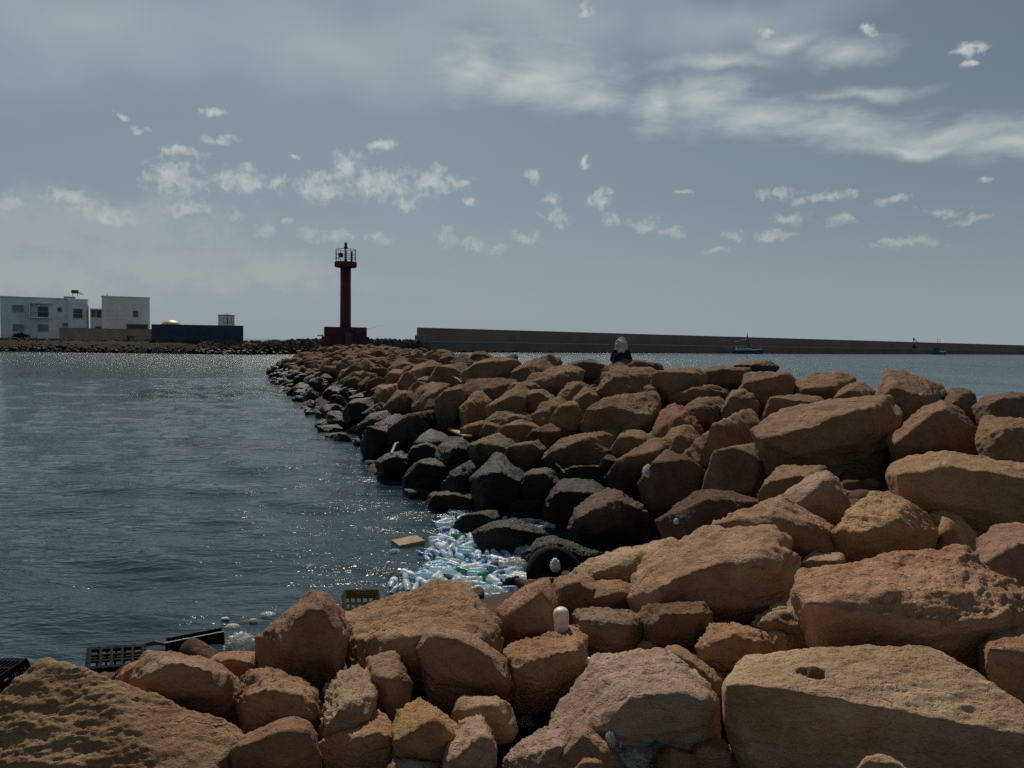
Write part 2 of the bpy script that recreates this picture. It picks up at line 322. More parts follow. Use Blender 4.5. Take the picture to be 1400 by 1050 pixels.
# ------------------------------------------------------------------ the land under the rocks
SHORE = np.array([(-40,-1),(-20,1.5),(-9,5.2),(-6,6.7),(-4.4,7.7),(-2.9,8.5),(-1.7,9.6),(-0.6,10.4),(0.5,11.2),(1.7,12.3),(1.3,13.6),(0.0,14.4),(-1.5,15.5),(-2.3,17),(-4.7,23.5),
                  (-9.7,37),(-16,54),(-21.6,66),(-24,74),(-25,84),(-20,92),(-12,90),(-7,80),(-1,62),(5,43),(10,30),(14,19),(19,12),(40,7),(50,-25),(-40,-25)], float)
def shore_dist(P):
    P = np.atleast_2d(np.asarray(P, float)); A = SHORE; B = np.roll(SHORE, -1, 0)
    best = np.full(len(P), 1e9); ins = np.zeros(len(P), bool)
    for a, b in zip(A, B):
        ab = b-a; t = np.clip(((P-a)@ab)/(ab@ab), 0, 1); d = np.linalg.norm(P-a-t[:, None]*ab, axis=1); best = np.minimum(best, d)
        c = ((a[1] > P[:, 1]) != (b[1] > P[:, 1]))
        with np.errstate(divide='ignore', invalid='ignore'):
            xi = (b[0]-a[0])*(P[:, 1]-a[1])/(b[1]-a[1])+a[0]
        ins ^= (c & (P[:, 0] < xi))
    return np.where(ins, best, -best)
_CY, _CZ = [-30, 2, 6, 10, 14, 20, 60, 80, 120], [1.6, 1.6, 1.72, 2.1, 2.4, 2.55, 2.5, 2.75, 2.75]
def seat(P):                       # the height rocks sit at
    P = np.atleast_2d(np.asarray(P, float)); d = shore_dist(P); cap = np.interp(P[:, 1], _CY, _CZ)
    return np.where(d > 0, cap*np.tanh(0.60*d/cap), 0.45*d)
def seat1(x, y): return float(seat([(x, y)])[0])
_T = np.concatenate([np.arange(1.8, 30, 0.04), np.arange(30, 130, 0.3)])
def hit(px, py):                   # forward distance at which the view through a pixel meets the rock bed
    d = ray(px, py); X = d.x/d.y*_T; Z = CAM_H+d.z/d.y*_T
    g = Z-np.maximum(seat(np.stack([X, _T], 1)), 0.02); k = np.where((g < 0) & (_T > (9.2 if px < 960 and py < 797 else 0)))[0]   # the cove lies beyond the near bank
    return float(_T[k[0]]) if len(k) else float(_T[np.argmin(g)])

def land_mesh():
    xs = np.concatenate([np.arange(-46, -26, 2.0), np.arange(-26, 22, 0.35), np.arange(22, 52, 2.0)]); ys = np.concatenate([np.arange(-26, 0, 2.0), np.arange(0, 40, 0.35), np.arange(40, 98, 0.8)])
    X, Y = np.meshgrid(xs, ys); P = np.stack([X.ravel(), Y.ravel()], 1)
    Z = seat(P)-0.42+0.16*fbm(np.c_[P*0.9, np.zeros(len(P))], 4); Z = np.maximum(Z, -2.0)
    nx, ny = len(xs), len(ys); i = np.arange(nx*ny).reshape(ny, nx)
    f = np.stack([i[:-1, :-1], i[:-1, 1:], i[1:, 1:], i[1:, :-1]], -1).reshape(-1, 4)
    o = link('ground', np_mesh('ground', np.c_[P, Z], f), EARTH, smooth=True); tag(o, kind='structure', label='dark rubble ground under the boulders of shore and jetty')
land_mesh()

# ------------------------------------------------------------------ water
def water_mesh():
    az = np.radians(np.concatenate([np.linspace(-85, -42, 25)[:-1], np.linspace(-42, 42, 560), np.linspace(42, 85, 25)[1:]]))
    r = np.concatenate([np.geomspace(4.5, 70, 390), np.geomspace(70, 9000, 70)[1:]])
    A, D = np.meshgrid(az, r); X = (D*np.sin(A)).ravel(); Y = (D*np.cos(A)).ravel(); Dr = D.ravel()
    sp = Dr*np.maximum(math.radians(84/560), np.log(70/4.5)/390); Z = np.zeros_like(X); rs = np.random.RandomState(11)
    mod = 0.75+0.45*fbm(np.c_[X*0.09, Y*0.09, 0*X], 2)
    for k in range(34):
        lam = math.exp(rs.uniform(math.log(0.28), math.log(4.5))); th = R(-104)+rs.normal()*0.42; kk = 2*math.pi/lam
        ph = kk*(X*math.cos(th)+Y*math.sin(th))+rs.uniform(0, 6.28)+0.8*math.sin(k)
        a = 0.0046*lam**0.95*np.clip((lam/sp-2.5)/3, 0, 1)
        s = np.sin(ph); Z += a*mod*(s+0.28*np.cos(2*ph))
    # calmer under the bottle raft and among the rocks
    nx, ny = len(az), len(r); i = np.arange(nx*ny).reshape(ny, nx)
    f = np.stack([i[:-1, :-1], i[:-1, 1:], i[1:, 1:], i[1:, :-1]], -1).reshape(-1, 4)
    o = link('water', np_mesh('water', np.c_[X, Y, Z], f), WATER, smooth=True); tag(o, kind='structure', label='dark choppy harbour water ruffled by the wind')
water_mesh()

# ------------------------------------------------------------------ rock maker
_ICO = {}
def ico(k):
    if k not in _ICO:
        bm = bmesh.new(); bmesh.ops.create_icosphere(bm, subdivisions=k, radius=1.0); bm.verts.ensure_lookup_table()
        _ICO[k] = (np.array([v.co for v in bm.verts]), np.array([[v.index for v in f.verts] for f in bm.faces])); bm.free()
    return _ICO[k]
def hull_planes(pts):
    bm = bmesh.new()
    for p in pts: bm.verts.new(p)
    bmesh.ops.convex_hull(bm, input=bm.verts[:]); bm.normal_update()
    c = np.mean([np.array(v.co) for v in bm.verts if v.link_faces], axis=0); N = []
    for f in bm.faces:
        if f.calc_area() < 1e-7: continue
        n = np.array(f.normal); h = n@(np.array(f.verts[0].co)-c)
        if h < 0: n, h = -n, -h
        N.append((n, max(h, 1e-3)))
    bm.free()
    out = []
    for n, h in N:
        if not any(n@m > 0.99 and abs(h-g) < 0.05*h for m, g in out): out.append((n, h))
    return c, np.array([n for n, h in out]), np.array([h for n, h in out])
def rock_mesh(pts, level=5, seed=0, rough=1.0, sharp=130, chips=5, grow=1.0, name='rock'):
    rs = np.random.RandomState(seed); pts = np.asarray(pts, float)
    c, N, H = hull_planes(pts); ext = pts.max(0)-pts.min(0); size = float(np.prod(ext)**(1/3))
    if chips:                       # knock corners off
        for _ in range(chips):
            n = rs.normal(size=3); n[2] = abs(n[2])*0.8; n /= np.linalg.norm(n)
            h = (pts-c)@n; N = np.vstack([N, n]); H = np.append(H, max(h.max()*rs.uniform(0.80, 0.96), 0.02))
    V, F = ico(level); u = V*ext; u = u/np.linalg.norm(u, axis=1)[:, None]
    q = np.maximum(u@N.T, 0)/H; r = (q**sharp).sum(1)**(-1/sharp)*grow
    P = u*r[:, None]
    def normals(P):
        a = np.cross(P[F[:, 1]]-P[F[:, 0]], P[F[:, 2]]-P[F[:, 0]]); n = np.zeros_like(P)
        for k in range(3): np.add.at(n, F[:, k], a)
        return n/np.maximum(np.linalg.norm(n, axis=1), 1e-12)[:, None]
    n = normals(P); W = P+c+rs.uniform(0, 50, 3)
    ax = rs.normal(size=3); ax /= np.linalg.norm(ax); St = W+2.2*(W@ax)[:, None]*ax
    up = np.clip((n[:, 2]+0.25)/0.8, 0, 1); up = up*up*(3-2*up); am = (0.30+0.70*up)*rough
    d = size*0.022*fbm(W*2.0/size, 3)+size*0.030*am*fbm(St*3.6/size, 4, True)
    qs = fbm(St*2.4/size+9, 3)*4.5; qf = np.floor(qs); qr = np.clip((qs-qf-0.38)/0.24, 0, 1); d = d+min(size, 0.75)*(0.008 if level >= 7 else 0.014)*(0.45*rough+0.55*am)*(qf+qr*qr*(3-2*qr)-qs*0.35)
    if level >= 5: d = d+np.minimum(0.016, size*0.03)*am*fbm(St*np.array([14, 14, 20]), 4, True)+0.006*am*fbm(W*45, 3)
    P = P+n*d[:, None]
    me = np_mesh(name, P, F); me.polygons.foreach_set('use_smooth', np.ones(len(F), bool))
    return me, c
COLS = {'ochre': (0.34, 0.212, 0.130), 'tan': (0.35, 0.248, 0.176), 'brown': (0.275, 0.177, 0.113), 'red': (0.29, 0.170, 0.108), 'dark': (0.18, 0.115, 0.08), 'orange': (0.36, 0.225, 0.12), 'grey': (0.25, 0.18, 0.13), 'wet': (0.10, 0.075, 0.055)}
HERO = []                           # every traced rock: (object, centre, colour)
def jcol(c, rs):
    k = rs.uniform(0.88, 1.12); c = (c[0]*1.16, c[1]*1.15, c[2]*1.15); return (c[0]*k, c[1]*k*rs.uniform(0.95, 1.04), c[2]*k*rs.uniform(0.9, 1.08), 1)
def simplify(o, n):                # drop the least telling corners: broken blocks have few of them
    o = [np.array(q, float) for q in o]
    while len(o) > n:
        a = [abs(np.cross(o[i-1]-o[i], o[(i+1) % len(o)]-o[i])) for i in range(len(o))]; o.pop(int(np.argmin(a)))
    return np.array(o)
def hero(outline, near=None, color='ochre', label=None, dim=1.0, swell=1.05, corners=9, d=None, k=1.5, pull=0.32, thick=0.9, rough=1.0, sharp=150, chips=3, name='rock', mat_=None, seed=None, level=None, cat='rock'):
    seed = len(HERO)*13+5 if seed is None else seed; rs = np.random.RandomState(seed)
    o = simplify(outline, corners); o = o.mean(0)+(o-o.mean(0))*swell; x0, y0 = o.min(0); x1, y1 = o.max(0); w, h = x1-x0, y1-y0; cx = (x0+x1)/2
    low = o[np.argsort(-o[:, 1])[:3]].mean(0)
    if d is None: d = hit(low[0], y1)
    s = d/FPX; m = min(w, h)*s
    if near is None:
        yr = y0+rs.uniform(.14, .40)*h; tl = rs.uniform(-.16, .16)*h; typ = rs.randint(3)
        if typ == 0: near = [(x0+rs.uniform(.1, .25)*w, yr+tl), (x0+rs.uniform(.75, .9)*w, yr-tl), (x0+rs.uniform(.3, .7)*w, y1-.1*h)]
        elif typ == 1: near = [(x0+rs.uniform(.3, .6)*w, yr), (x0+rs.uniform(.2, .4)*w, y1-.15*h), (x0+rs.uniform(.6, .8)*w, y1-.12*h)]
        else: near = [(x0+.2*w, yr+.1*h+tl), (x0+rs.uniform(.5, .65)*w, yr-.05*h), (x0+.85*w, yr+.1*h-tl), (x0+.25*w, y1-.12*h), (x0+.75*w, y1-.12*h)]
    near = np.array(near, float); yr = near[:, 1].min(); pts = []
    for (x, y) in o:
        rise = max(0.0, (near[:, 1].mean()-y))*s
        edge = abs(x-cx)/(w/2)
        dd = d+k*rise+0.22*m*edge
        pts.append(at(x, y, dd))
        q = np.array([x, y])*0.82+np.array([cx, (y0+y1)/2])*0.18
        pts.append(at(q[0], q[1]+0.10*h, dd+thick*m))
        if y > y0+0.6*h: pts.append(at(x*0.85+cx*0.15, y, dd+0.1*m)-Vector((0, 0, 0.35*h*s)))
    for fr in (0.12, 0.5, 0.88):      # the buried foot
        pts.append(at(x0+fr*w, y1+0.10*h, d+0.10*m)); pts.append(at(x0+fr*w, y1, d+(0.3+thick)*m))
    for (x, y) in near: pts.append(at(x, y, d-pull*m))
    wpx = max(w, h)
    if level is None: level = 7 if wpx > 300 else 6 if wpx > 100 else 5 if wpx > 30 else 4
    me, c = rock_mesh([tuple(p) for p in pts], level, seed, rough, sharp, chips)
    ob = link(name, me, mat_ or ROCK, None, c); ob.color = jcol(tuple(q*dim for q in COLS[color]), rs)
    tag(ob, label, cat); HERO.append((ob, np.array(c), color, w*s)); return ob
# ------------------------------------------------------------------ boulders of the near shore, traced one by one
GS = 'boulders of the near shore'
def H(o, near=None, color='ochre', label=None, **kw):
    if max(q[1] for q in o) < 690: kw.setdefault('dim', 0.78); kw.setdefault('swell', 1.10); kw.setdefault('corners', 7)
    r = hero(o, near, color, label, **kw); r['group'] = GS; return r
H([(-20,975),(0,960),(23,942),(59,905),(69,901),(105,914),(123,924),(154,932),(188,950),(224,970),(257,978),(296,986),(321,999),(328,1006),(314,1024),(296,1070),(100,1085),(-20,1080)],
  [(10,1078),(140,1084),(285,1062)], 'brown', 'huge mottled brown boulder in the bottom left corner of the shore', pull=0.05, k=0.84, rough=0.85, corners=16)
H([(181,932),(189,908),(204,892),(224,897),(239,893),(257,900),(276,901),(290,906),(319,924),(326,945),(332,962),(290,982),(257,970),(218,957)],
  [(200,925),(240,905),(262,918),(285,915),(300,945),(235,945)], 'brown', 'smooth brown boulder with a cracked face, right behind the huge corner boulder', d=None)
H([(155,932),(172,912),(188,905),(200,925),(190,950),(170,945)], None, 'ochre', 'small ochre rock against the overturned black crate')
H([(285,902),(300,893),(330,890),(352,893),(356,915),(330,930),(305,915)], [(300,903),(335,905)], 'ochre', 'low yellowish rock just below the clear plastic wrap', rough=1.4)
H([(350,870),(365,855),(389,839),(407,824),(427,813),(440,812),(449,817),(455,829),(468,837),(473,850),(475,873),(467,893),(453,919),(435,937),(409,927),(376,903),(352,891)],
  [(438,818),(449,845),(456,868),(455,892),(400,855),(420,905),(385,880)], 'brown', 'tall pointed boulder with a smooth dark face beside the yellow crate', k=1.2)
H([(354,906),(373,898),(396,889),(408,901),(411,929),(380,937),(354,920)], None, 'brown', 'small smooth rock leaning on the tall pointed boulder')
H([(473,842),(520,822),(551,810),(576,805),(597,794),(612,793),(633,801),(646,813),(659,834),(679,855),(684,883),(660,895),(605,920),(540,905),(500,905),(470,890)],
  [(500,890),(560,872),(600,868),(650,872)], 'ochre', 'broad rough-topped boulder in front of the bottle raft', k=1.9, rough=1.4)
H([(502,901),(540,891),(551,919),(563,934),(548,960),(527,972),(512,972),(500,940)], [(515,915),(535,925),(530,955)], 'brown', 'flat-faced brown block under the broad rough-topped boulder', k=1.0)
H([(571,883),(579,865),(597,856),(623,860),(648,870),(671,885),(695,906),(706,925),(706,938),(690,950),(620,952),(602,937),(581,911)],
  [(595,868),(630,873),(665,896),(640,930),(690,930),(600,905)], 'brown', 'smooth oval slab tilted to the right in the middle of the shore', k=1.0, rough=0.7)
H([(440,1001),(441,965),(445,942),(463,924),(481,914),(502,916),(515,934),(516,947),(509,970),(479,1001),(453,1014)],
  [(446,990),(470,966),(508,962),(475,995)], 'tan', 'upright pale rough rock with a flat lower face, left of the dark hollow', k=1.6, rough=1.5)
H([(318,937),(335,920),(350,917),(366,916),(389,927),(414,934),(432,945),(440,962),(440,985),(420,990),(395,988),(350,998),(328,970)],
  [(345,938),(375,943),(410,952),(370,975),(425,975)], 'brown', 'rounded brown boulder below the small leaning rock', rough=1.3)
H([(310,1020),(318,1010),(350,1001),(376,988),(401,981),(417,986),(435,1006),(438,1027),(438,1065),(310,1065)], [(330,1020),(385,1000),(415,1002),(390,1045)], 'brown', 'plain brown boulder cut by the bottom edge, beside the huge corner boulder', k=1.0, rough=0.7)
H([(438,1012),(494,1004),(512,970),(530,986),(541,1009),(541,1024),(532,1034),(480,1034),(440,1028)], [(500,1008),(515,1000),(535,1008),(490,1020)], 'ochre', 'low rock with a lit pointed top under the upright pale rock')
H([(535,996),(548,970),(574,959),(587,968),(607,983),(624,991),(622,1008),(607,1034),(571,1046),(540,1038)], [(541,1012),(560,1006),(576,992),(592,984),(615,998),(580,1030)], 'orange', 'yellowish rock with a bright rough left top near the bottom edge', k=1.3, rough=1.4)
H([(617,981),(626,957),(633,953),(679,953),(702,966),(706,996),(669,1002),(628,998)], [(630,962),(690,966),(640,988),(690,988)], 'tan', 'pale flat-faced block below the smooth oval slab', k=0.9, rough=0.6)
H([(604,1055),(608,1035),(615,1011),(630,991),(651,981),(661,986),(669,1006),(678,1026),(674,1062),(606,1066)], [(612,1045),(640,1022),(666,1004),(650,1045)], 'tan', 'knobbly upright rock at the bottom edge right of the yellowish rock', rough=1.5)
H([(522,1052),(541,1037),(560,1042),(600,1044),(612,1066),(522,1068)], None, 'tan', 'top of a pale rock just showing at the bottom edge')
H([(680,884),(682,838),(690,826),(700,818),(715,803),(739,793),(751,790),(758,800),(761,831),(758,865),(750,874),(700,882)], [(744,797),(752,832),(754,862),(700,835),(720,865)], 'red', 'reddish block with a raw right edge behind the white plastic bottle', k=1.0)
H([(690,890),(700,880),(751,870),(782,861),(799,872),(800,898),(790,924),(764,936),(726,945),(703,940),(694,905)], [(702,908),(745,912),(762,908),(790,888),(735,935)], 'ochre', 'lumpy ochre rock carrying the white plastic bottle', k=1.7, rough=1.4)
H([(785,841),(790,833),(813,833),(834,841),(854,838),(878,836),(882,850),(877,868),(867,895),(811,893),(798,867)], [(796,848),(825,858),(860,856),(840,880)], 'grey', 'saddle-shaped grey-brown rock right of the white plastic bottle', rough=1.3)
H([(873,842),(880,830),(901,828),(926,825),(965,826),(974,839),(970,865),(952,892),(919,885),(893,873),(877,855)], [(890,840),(960,838),(900,862),(945,875)], 'dark', 'dark squared block wedged beside the saddle-shaped rock', k=1.1)
H([(864,895),(885,872),(916,885),(913,897)], None, 'ochre', 'little wedge of rock under the dark squared block')
H([(911,888),(919,879),(944,895),(988,928),(987,945),(978,952),(957,934),(931,911)], [(918,888),(950,912),(980,938)], 'ochre', 'thin slanting sliver of rock on the right shoulder of the big sloping slab', thick=1.6)
H([(803,916),(816,896),(865,895),(911,896),(931,914),(957,934),(973,955),(990,980),(983,1001),(947,1013),(895,1034),(854,1030),(820,1005),(745,1010),(767,970),(777,950)],
  [(823,996),(850,966),(880,946),(910,943),(935,956),(965,958),(900,1005),(950,990)], 'tan', 'big sloping slab with a dark arched face in the middle foreground', k=1.8, rough=1.2)
H([(688,1062),(692,1040),(715,1015),(735,1002),(770,985),(800,990),(800,1030),(745,1064)], [(710,1045),(760,1020),(780,1040)], 'tan', 'low pitted rock at the foot of the big sloping slab', k=1.8, rough=1.4)
H([(740,1055),(749,1024),(775,999),(790,988),(811,999),(836,1019),(855,1050),(856,1066),(742,1066)], [(760,1030),(792,1000),(825,1030),(800,1050)], 'brown', 'smooth rounded boulder at the bottom edge left of the plastic bag', k=0.9, rough=0.8)
H([(785,1056),(798,1037),(823,1045),(832,1066),(785,1066)], None, 'ochre', 'small pebbly rock in front of the smooth rounded boulder', d=2.75)
H([(897,1030),(903,1020),(913,1016),(952,1035),(955,1066),(900,1066)], None, 'brown', 'small brown rock right of the plastic bag')
H([(942,1017),(955,1004),(973,1003),(1003,1024),(999,1037),(950,1044),(943,1030)], [(950,1025),(980,1028),(998,1030)], 'tan', 'small light rock lying in the gap before the holed slab', rough=1.2)
H([(755,800),(765,790),(800,783),(818,800),(795,835),(765,835)], None, 'brown', 'rough brown rock right behind the reddish block', rough=1.6)
H([(785,818),(803,798),(844,793),(862,799),(865,818),(839,837),(813,834),(787,833)], [(800,815),(845,806),(855,812),(820,826)], 'brown', 'brown rock behind the saddle-shaped rock', rough=1.0)
H([(862,815),(868,790),(888,762),(925,733),(962,721),(1010,718),(1050,720),(1075,735),(1090,765),(1094,790),(1080,824),(1050,848),(1020,855),(975,852),(930,835),(880,830)],
  [(905,800),(960,775),(1035,760),(1050,830),(960,830)], 'ochre', 'very big rough ochre boulder in the centre of the right-hand pile', k=1.6, rough=1.4)
H([(760,802),(788,777),(807,768),(828,759),(860,752),(884,745),(913,735),(928,740),(890,772),(866,797),(810,803)], [(800,790),(860,770),(890,758)], 'tan', 'flat sunlit slab sloping down to the black tyre', k=2.0, rough=1.2)
H([(953,887),(960,872),(975,856),(1010,851),(1040,858),(1055,880),(1045,905),(1000,924),(985,926),(968,905)], [(970,880),(1000,868),(1035,876),(1000,905)], 'ochre', 'ochre rock jammed between the very big boulder and the holed slab', rough=1.4)
H([(1030,868),(1045,856),(1078,851),(1091,862),(1104,880),(1085,893),(1040,902)], None, 'orange', 'small orange rock above the left end of the holed slab', rough=1.2)
SLAB = H([(988,940),(995,920),(1015,905),(1050,897),(1090,890),(1150,887),(1178,878),(1200,886),(1240,887),(1270,884),(1295,896),(1330,919),(1365,944),(1400,974),(1450,1005),(1450,1070),(1200,1072),(1050,1066),(1000,1030),(988,985)],
  [(990,936),(1015,937),(1060,941),(1105,957),(1135,966),(1200,977),(1260,979),(1320,993),(1400,1006)], 'tan', 'largest flat-topped slab with a round drill hole in the right foreground', k=2.2, pull=0.1, rough=0.6, chips=2, swell=1.0, corners=16)
H([(1168,1058),(1185,1035),(1200,1031),(1215,1040),(1242,1048),(1242,1066),(1168,1066)], None, 'tan', 'small sunlit rock in front of the holed slab', d=2.7)
H([(1092,802),(1100,785),(1130,774),(1175,769),(1230,763),(1255,747),(1285,744),(1310,751),(1345,774),(1380,800),(1425,830),(1425,885),(1390,902),(1340,925),(1300,892),(1240,888),(1185,886),(1110,838),(1092,818)],
  [(1098,808),(1150,802),(1182,816),(1230,832),(1272,834),(1310,826),(1360,850),(1200,865)], 'ochre', 'massive craggy boulder behind the holed slab', k=1.7, rough=1.5)
H([(1033,858),(1045,840),(1065,824),(1090,821),(1125,837),(1160,849),(1183,867),(1187,888),(1130,893),(1090,890)], [(1060,845),(1100,842),(1150,862),(1110,875)], 'grey', 'humped grey-brown rock under the overhang of the massive craggy boulder', rough=1.3)
H([(1234,887),(1238,865),(1256,849),(1281,831),(1315,819),(1329,831),(1338,875),(1352,909),(1333,914),(1281,892)], [(1255,860),(1300,840),(1320,880),(1280,875)], 'red', 'reddish upright rock leaning on the massive craggy boulder', k=1.0)
H([(1338,885),(1360,860),(1400,850),(1432,860),(1432,970),(1380,955),(1350,918)], None, 'brown', 'brown rock at the right edge behind the holed slab')
H([(1037,590),(1050,573),(1077,563),(1130,552),(1183,543),(1210,543),(1223,555),(1224,572),(1210,597),(1170,619),(1130,635),(1077,638),(1050,638),(1038,625)],
  [(1042,602),(1075,592),(1130,587),(1168,577),(1190,560),(1180,600),(1080,620)], 'brown', 'long massive block with a layered top on the right part of the jetty', k=1.8, rough=1.5, chips=4)
H([(1217,600),(1242,577),(1269,556),(1285,549),(1306,559),(1327,580),(1336,593),(1327,610),(1303,622),(1263,627),(1226,625)], [(1225,606),(1252,585),(1285,558),(1290,605),(1250,612)], 'brown', 'wedge-topped boulder right of the long massive block', k=1.2)
H([(1199,526),(1215,511),(1237,511),(1250,519),(1285,531),(1291,541),(1279,552),(1237,579),(1223,582),(1210,560),(1199,545)], [(1220,535),(1260,542),(1230,560)], 'brown', 'boulder on the skyline behind the wedge-topped boulder', rough=1.3)
H([(1079,530),(1111,511),(1151,509),(1167,519),(1140,544),(1103,543)], [(1100,532),(1140,530)], 'brown', 'flat-topped boulder on the skyline above the long massive block')
H([(1137,546),(1162,524),(1178,524),(1195,535),(1196,545),(1165,551),(1138,554)], None, 'brown', 'small boulder between two skyline boulders above the long massive block')
H([(1040,577),(1050,559),(1071,545),(1117,542),(1128,551),(1080,566),(1050,574)], None, 'brown', 'long low rock resting above the left end of the long massive block')
H([(1214,651),(1221,636),(1245,626),(1290,620),(1317,624),(1357,630),(1430,640),(1430,722),(1351,726),(1303,706),(1282,700),(1263,706),(1245,690),(1226,668)],
  [(1225,648),(1270,644),(1300,638),(1400,655),(1270,685),(1360,700)], 'brown', 'big smooth-sided boulder at the right edge above the pyramid rock', k=1.4, rough=0.9)
H([(1138,729),(1165,697),(1194,673),(1218,670),(1237,679),(1258,700),(1279,732),(1274,745),(1247,761),(1210,766),(1157,769),(1145,752)], [(1175,725),(1215,700),(1250,730),(1200,750)], 'ochre', 'pyramid-shaped ochre rock above the massive craggy boulder', k=0.9, rough=1.5)
H([(1266,706),(1285,697),(1306,703),(1334,729),(1334,750),(1306,755),(1282,745),(1277,724)], None, 'orange', 'yellowish rock with a green sprig, right of the pyramid rock')
H([(1071,677),(1103,655),(1130,644),(1146,655),(1162,687),(1151,699),(1117,708),(1093,699)], [(1092,690),(1130,656),(1145,690)], 'tan', 'tent-shaped rock with a sunlit left side under the long massive block', k=1.2)
H([(1038,672),(1050,655),(1063,638),(1085,636),(1125,639),(1129,650),(1103,660),(1073,680),(1045,686)], None, 'brown', 'dark rounded rock left of the tent-shaped rock')
H([(975,717),(1010,700),(1050,688),(1071,681),(1093,695),(1117,708),(1140,724),(1151,758),(1117,760),(1093,768),(1080,750),(1040,725)], [(1050,705),(1095,720),(1120,740)], 'ochre', 'sunlit pitted rock right behind the very big rough boulder', k=1.6, rough=1.5)
H([(1089,774),(1111,756),(1151,757),(1155,769),(1135,783),(1100,787)], None, 'tan', 'small pale rock on the left end of the massive craggy boulder')
H([(1333,558),(1345,545),(1380,538),(1430,540),(1430,585),(1370,580),(1340,572)], None, 'dark', 'dark boulder on the skyline at the right edge')
H([(1336,602),(1340,585),(1350,572),(1400,575),(1435,578),(1435,634),(1390,630),(1345,618)], None, 'brown', 'squat boulder at the right edge beside the wedge-topped boulder', rough=1.3)
H([(1288,548),(1300,533),(1328,531),(1333,545),(1332,577),(1305,563)], None, 'dark', 'small dark knobbly rock behind the wedge-topped boulder', rough=1.5)
H([(1333,745),(1360,722),(1430,716),(1430,835),(1370,795),(1340,768)], None, 'brown', 'shaded brown rock at the right edge above the massive craggy boulder')
# wet dark rocks standing in the bottle cove
H([(648,730),(660,718),(679,712),(703,711),(728,719),(748,730),(745,750),(718,758),(690,752),(662,738)], [(680,722),(720,728),(690,745),(725,748)], 'wet', 'rounded black wet rock standing in the middle of the bottle raft', rough=1.2)
H([(620,727),(623,713),(633,705),(653,702),(667,698),(680,699),(682,706),(667,713),(653,723),(637,728)], None, 'wet', 'long low black wet rock on the water side of the bottle raft')
H([(714,758),(737,737),(756,732),(788,745),(819,757),(808,770),(790,776),(722,776)], [(735,755),(758,742),(800,762),(750,770)], 'wet', 'peaked dark rock with weedy shoulders right of the bottle raft', rough=1.5, d=11.35)
H([(743,672),(767,657),(807,656),(830,671),(817,689),(780,712),(745,712)], None, 'wet', 'dark block in shade above the cove, left of the knobbly dark boulder')
H([(777,723),(788,697),(807,673),(839,670),(865,684),(902,705),(899,734),(865,742),(812,745),(783,737)], [(795,705),(840,685),(850,715),(815,730)], 'dark', 'big knobbly dark boulder above the right end of the cove', rough=1.8, d=12.2)
H([(579,688),(590,675),(617,671),(647,671),(655,679),(630,689),(617,696),(583,698)], None, 'wet', 'flat wet rock awash at the outer tip of the bottle raft')
H([(554,669),(578,668),(590,675),(579,680),(557,680)], None, 'wet', 'very low wet rock awash left of the flat wet rock')
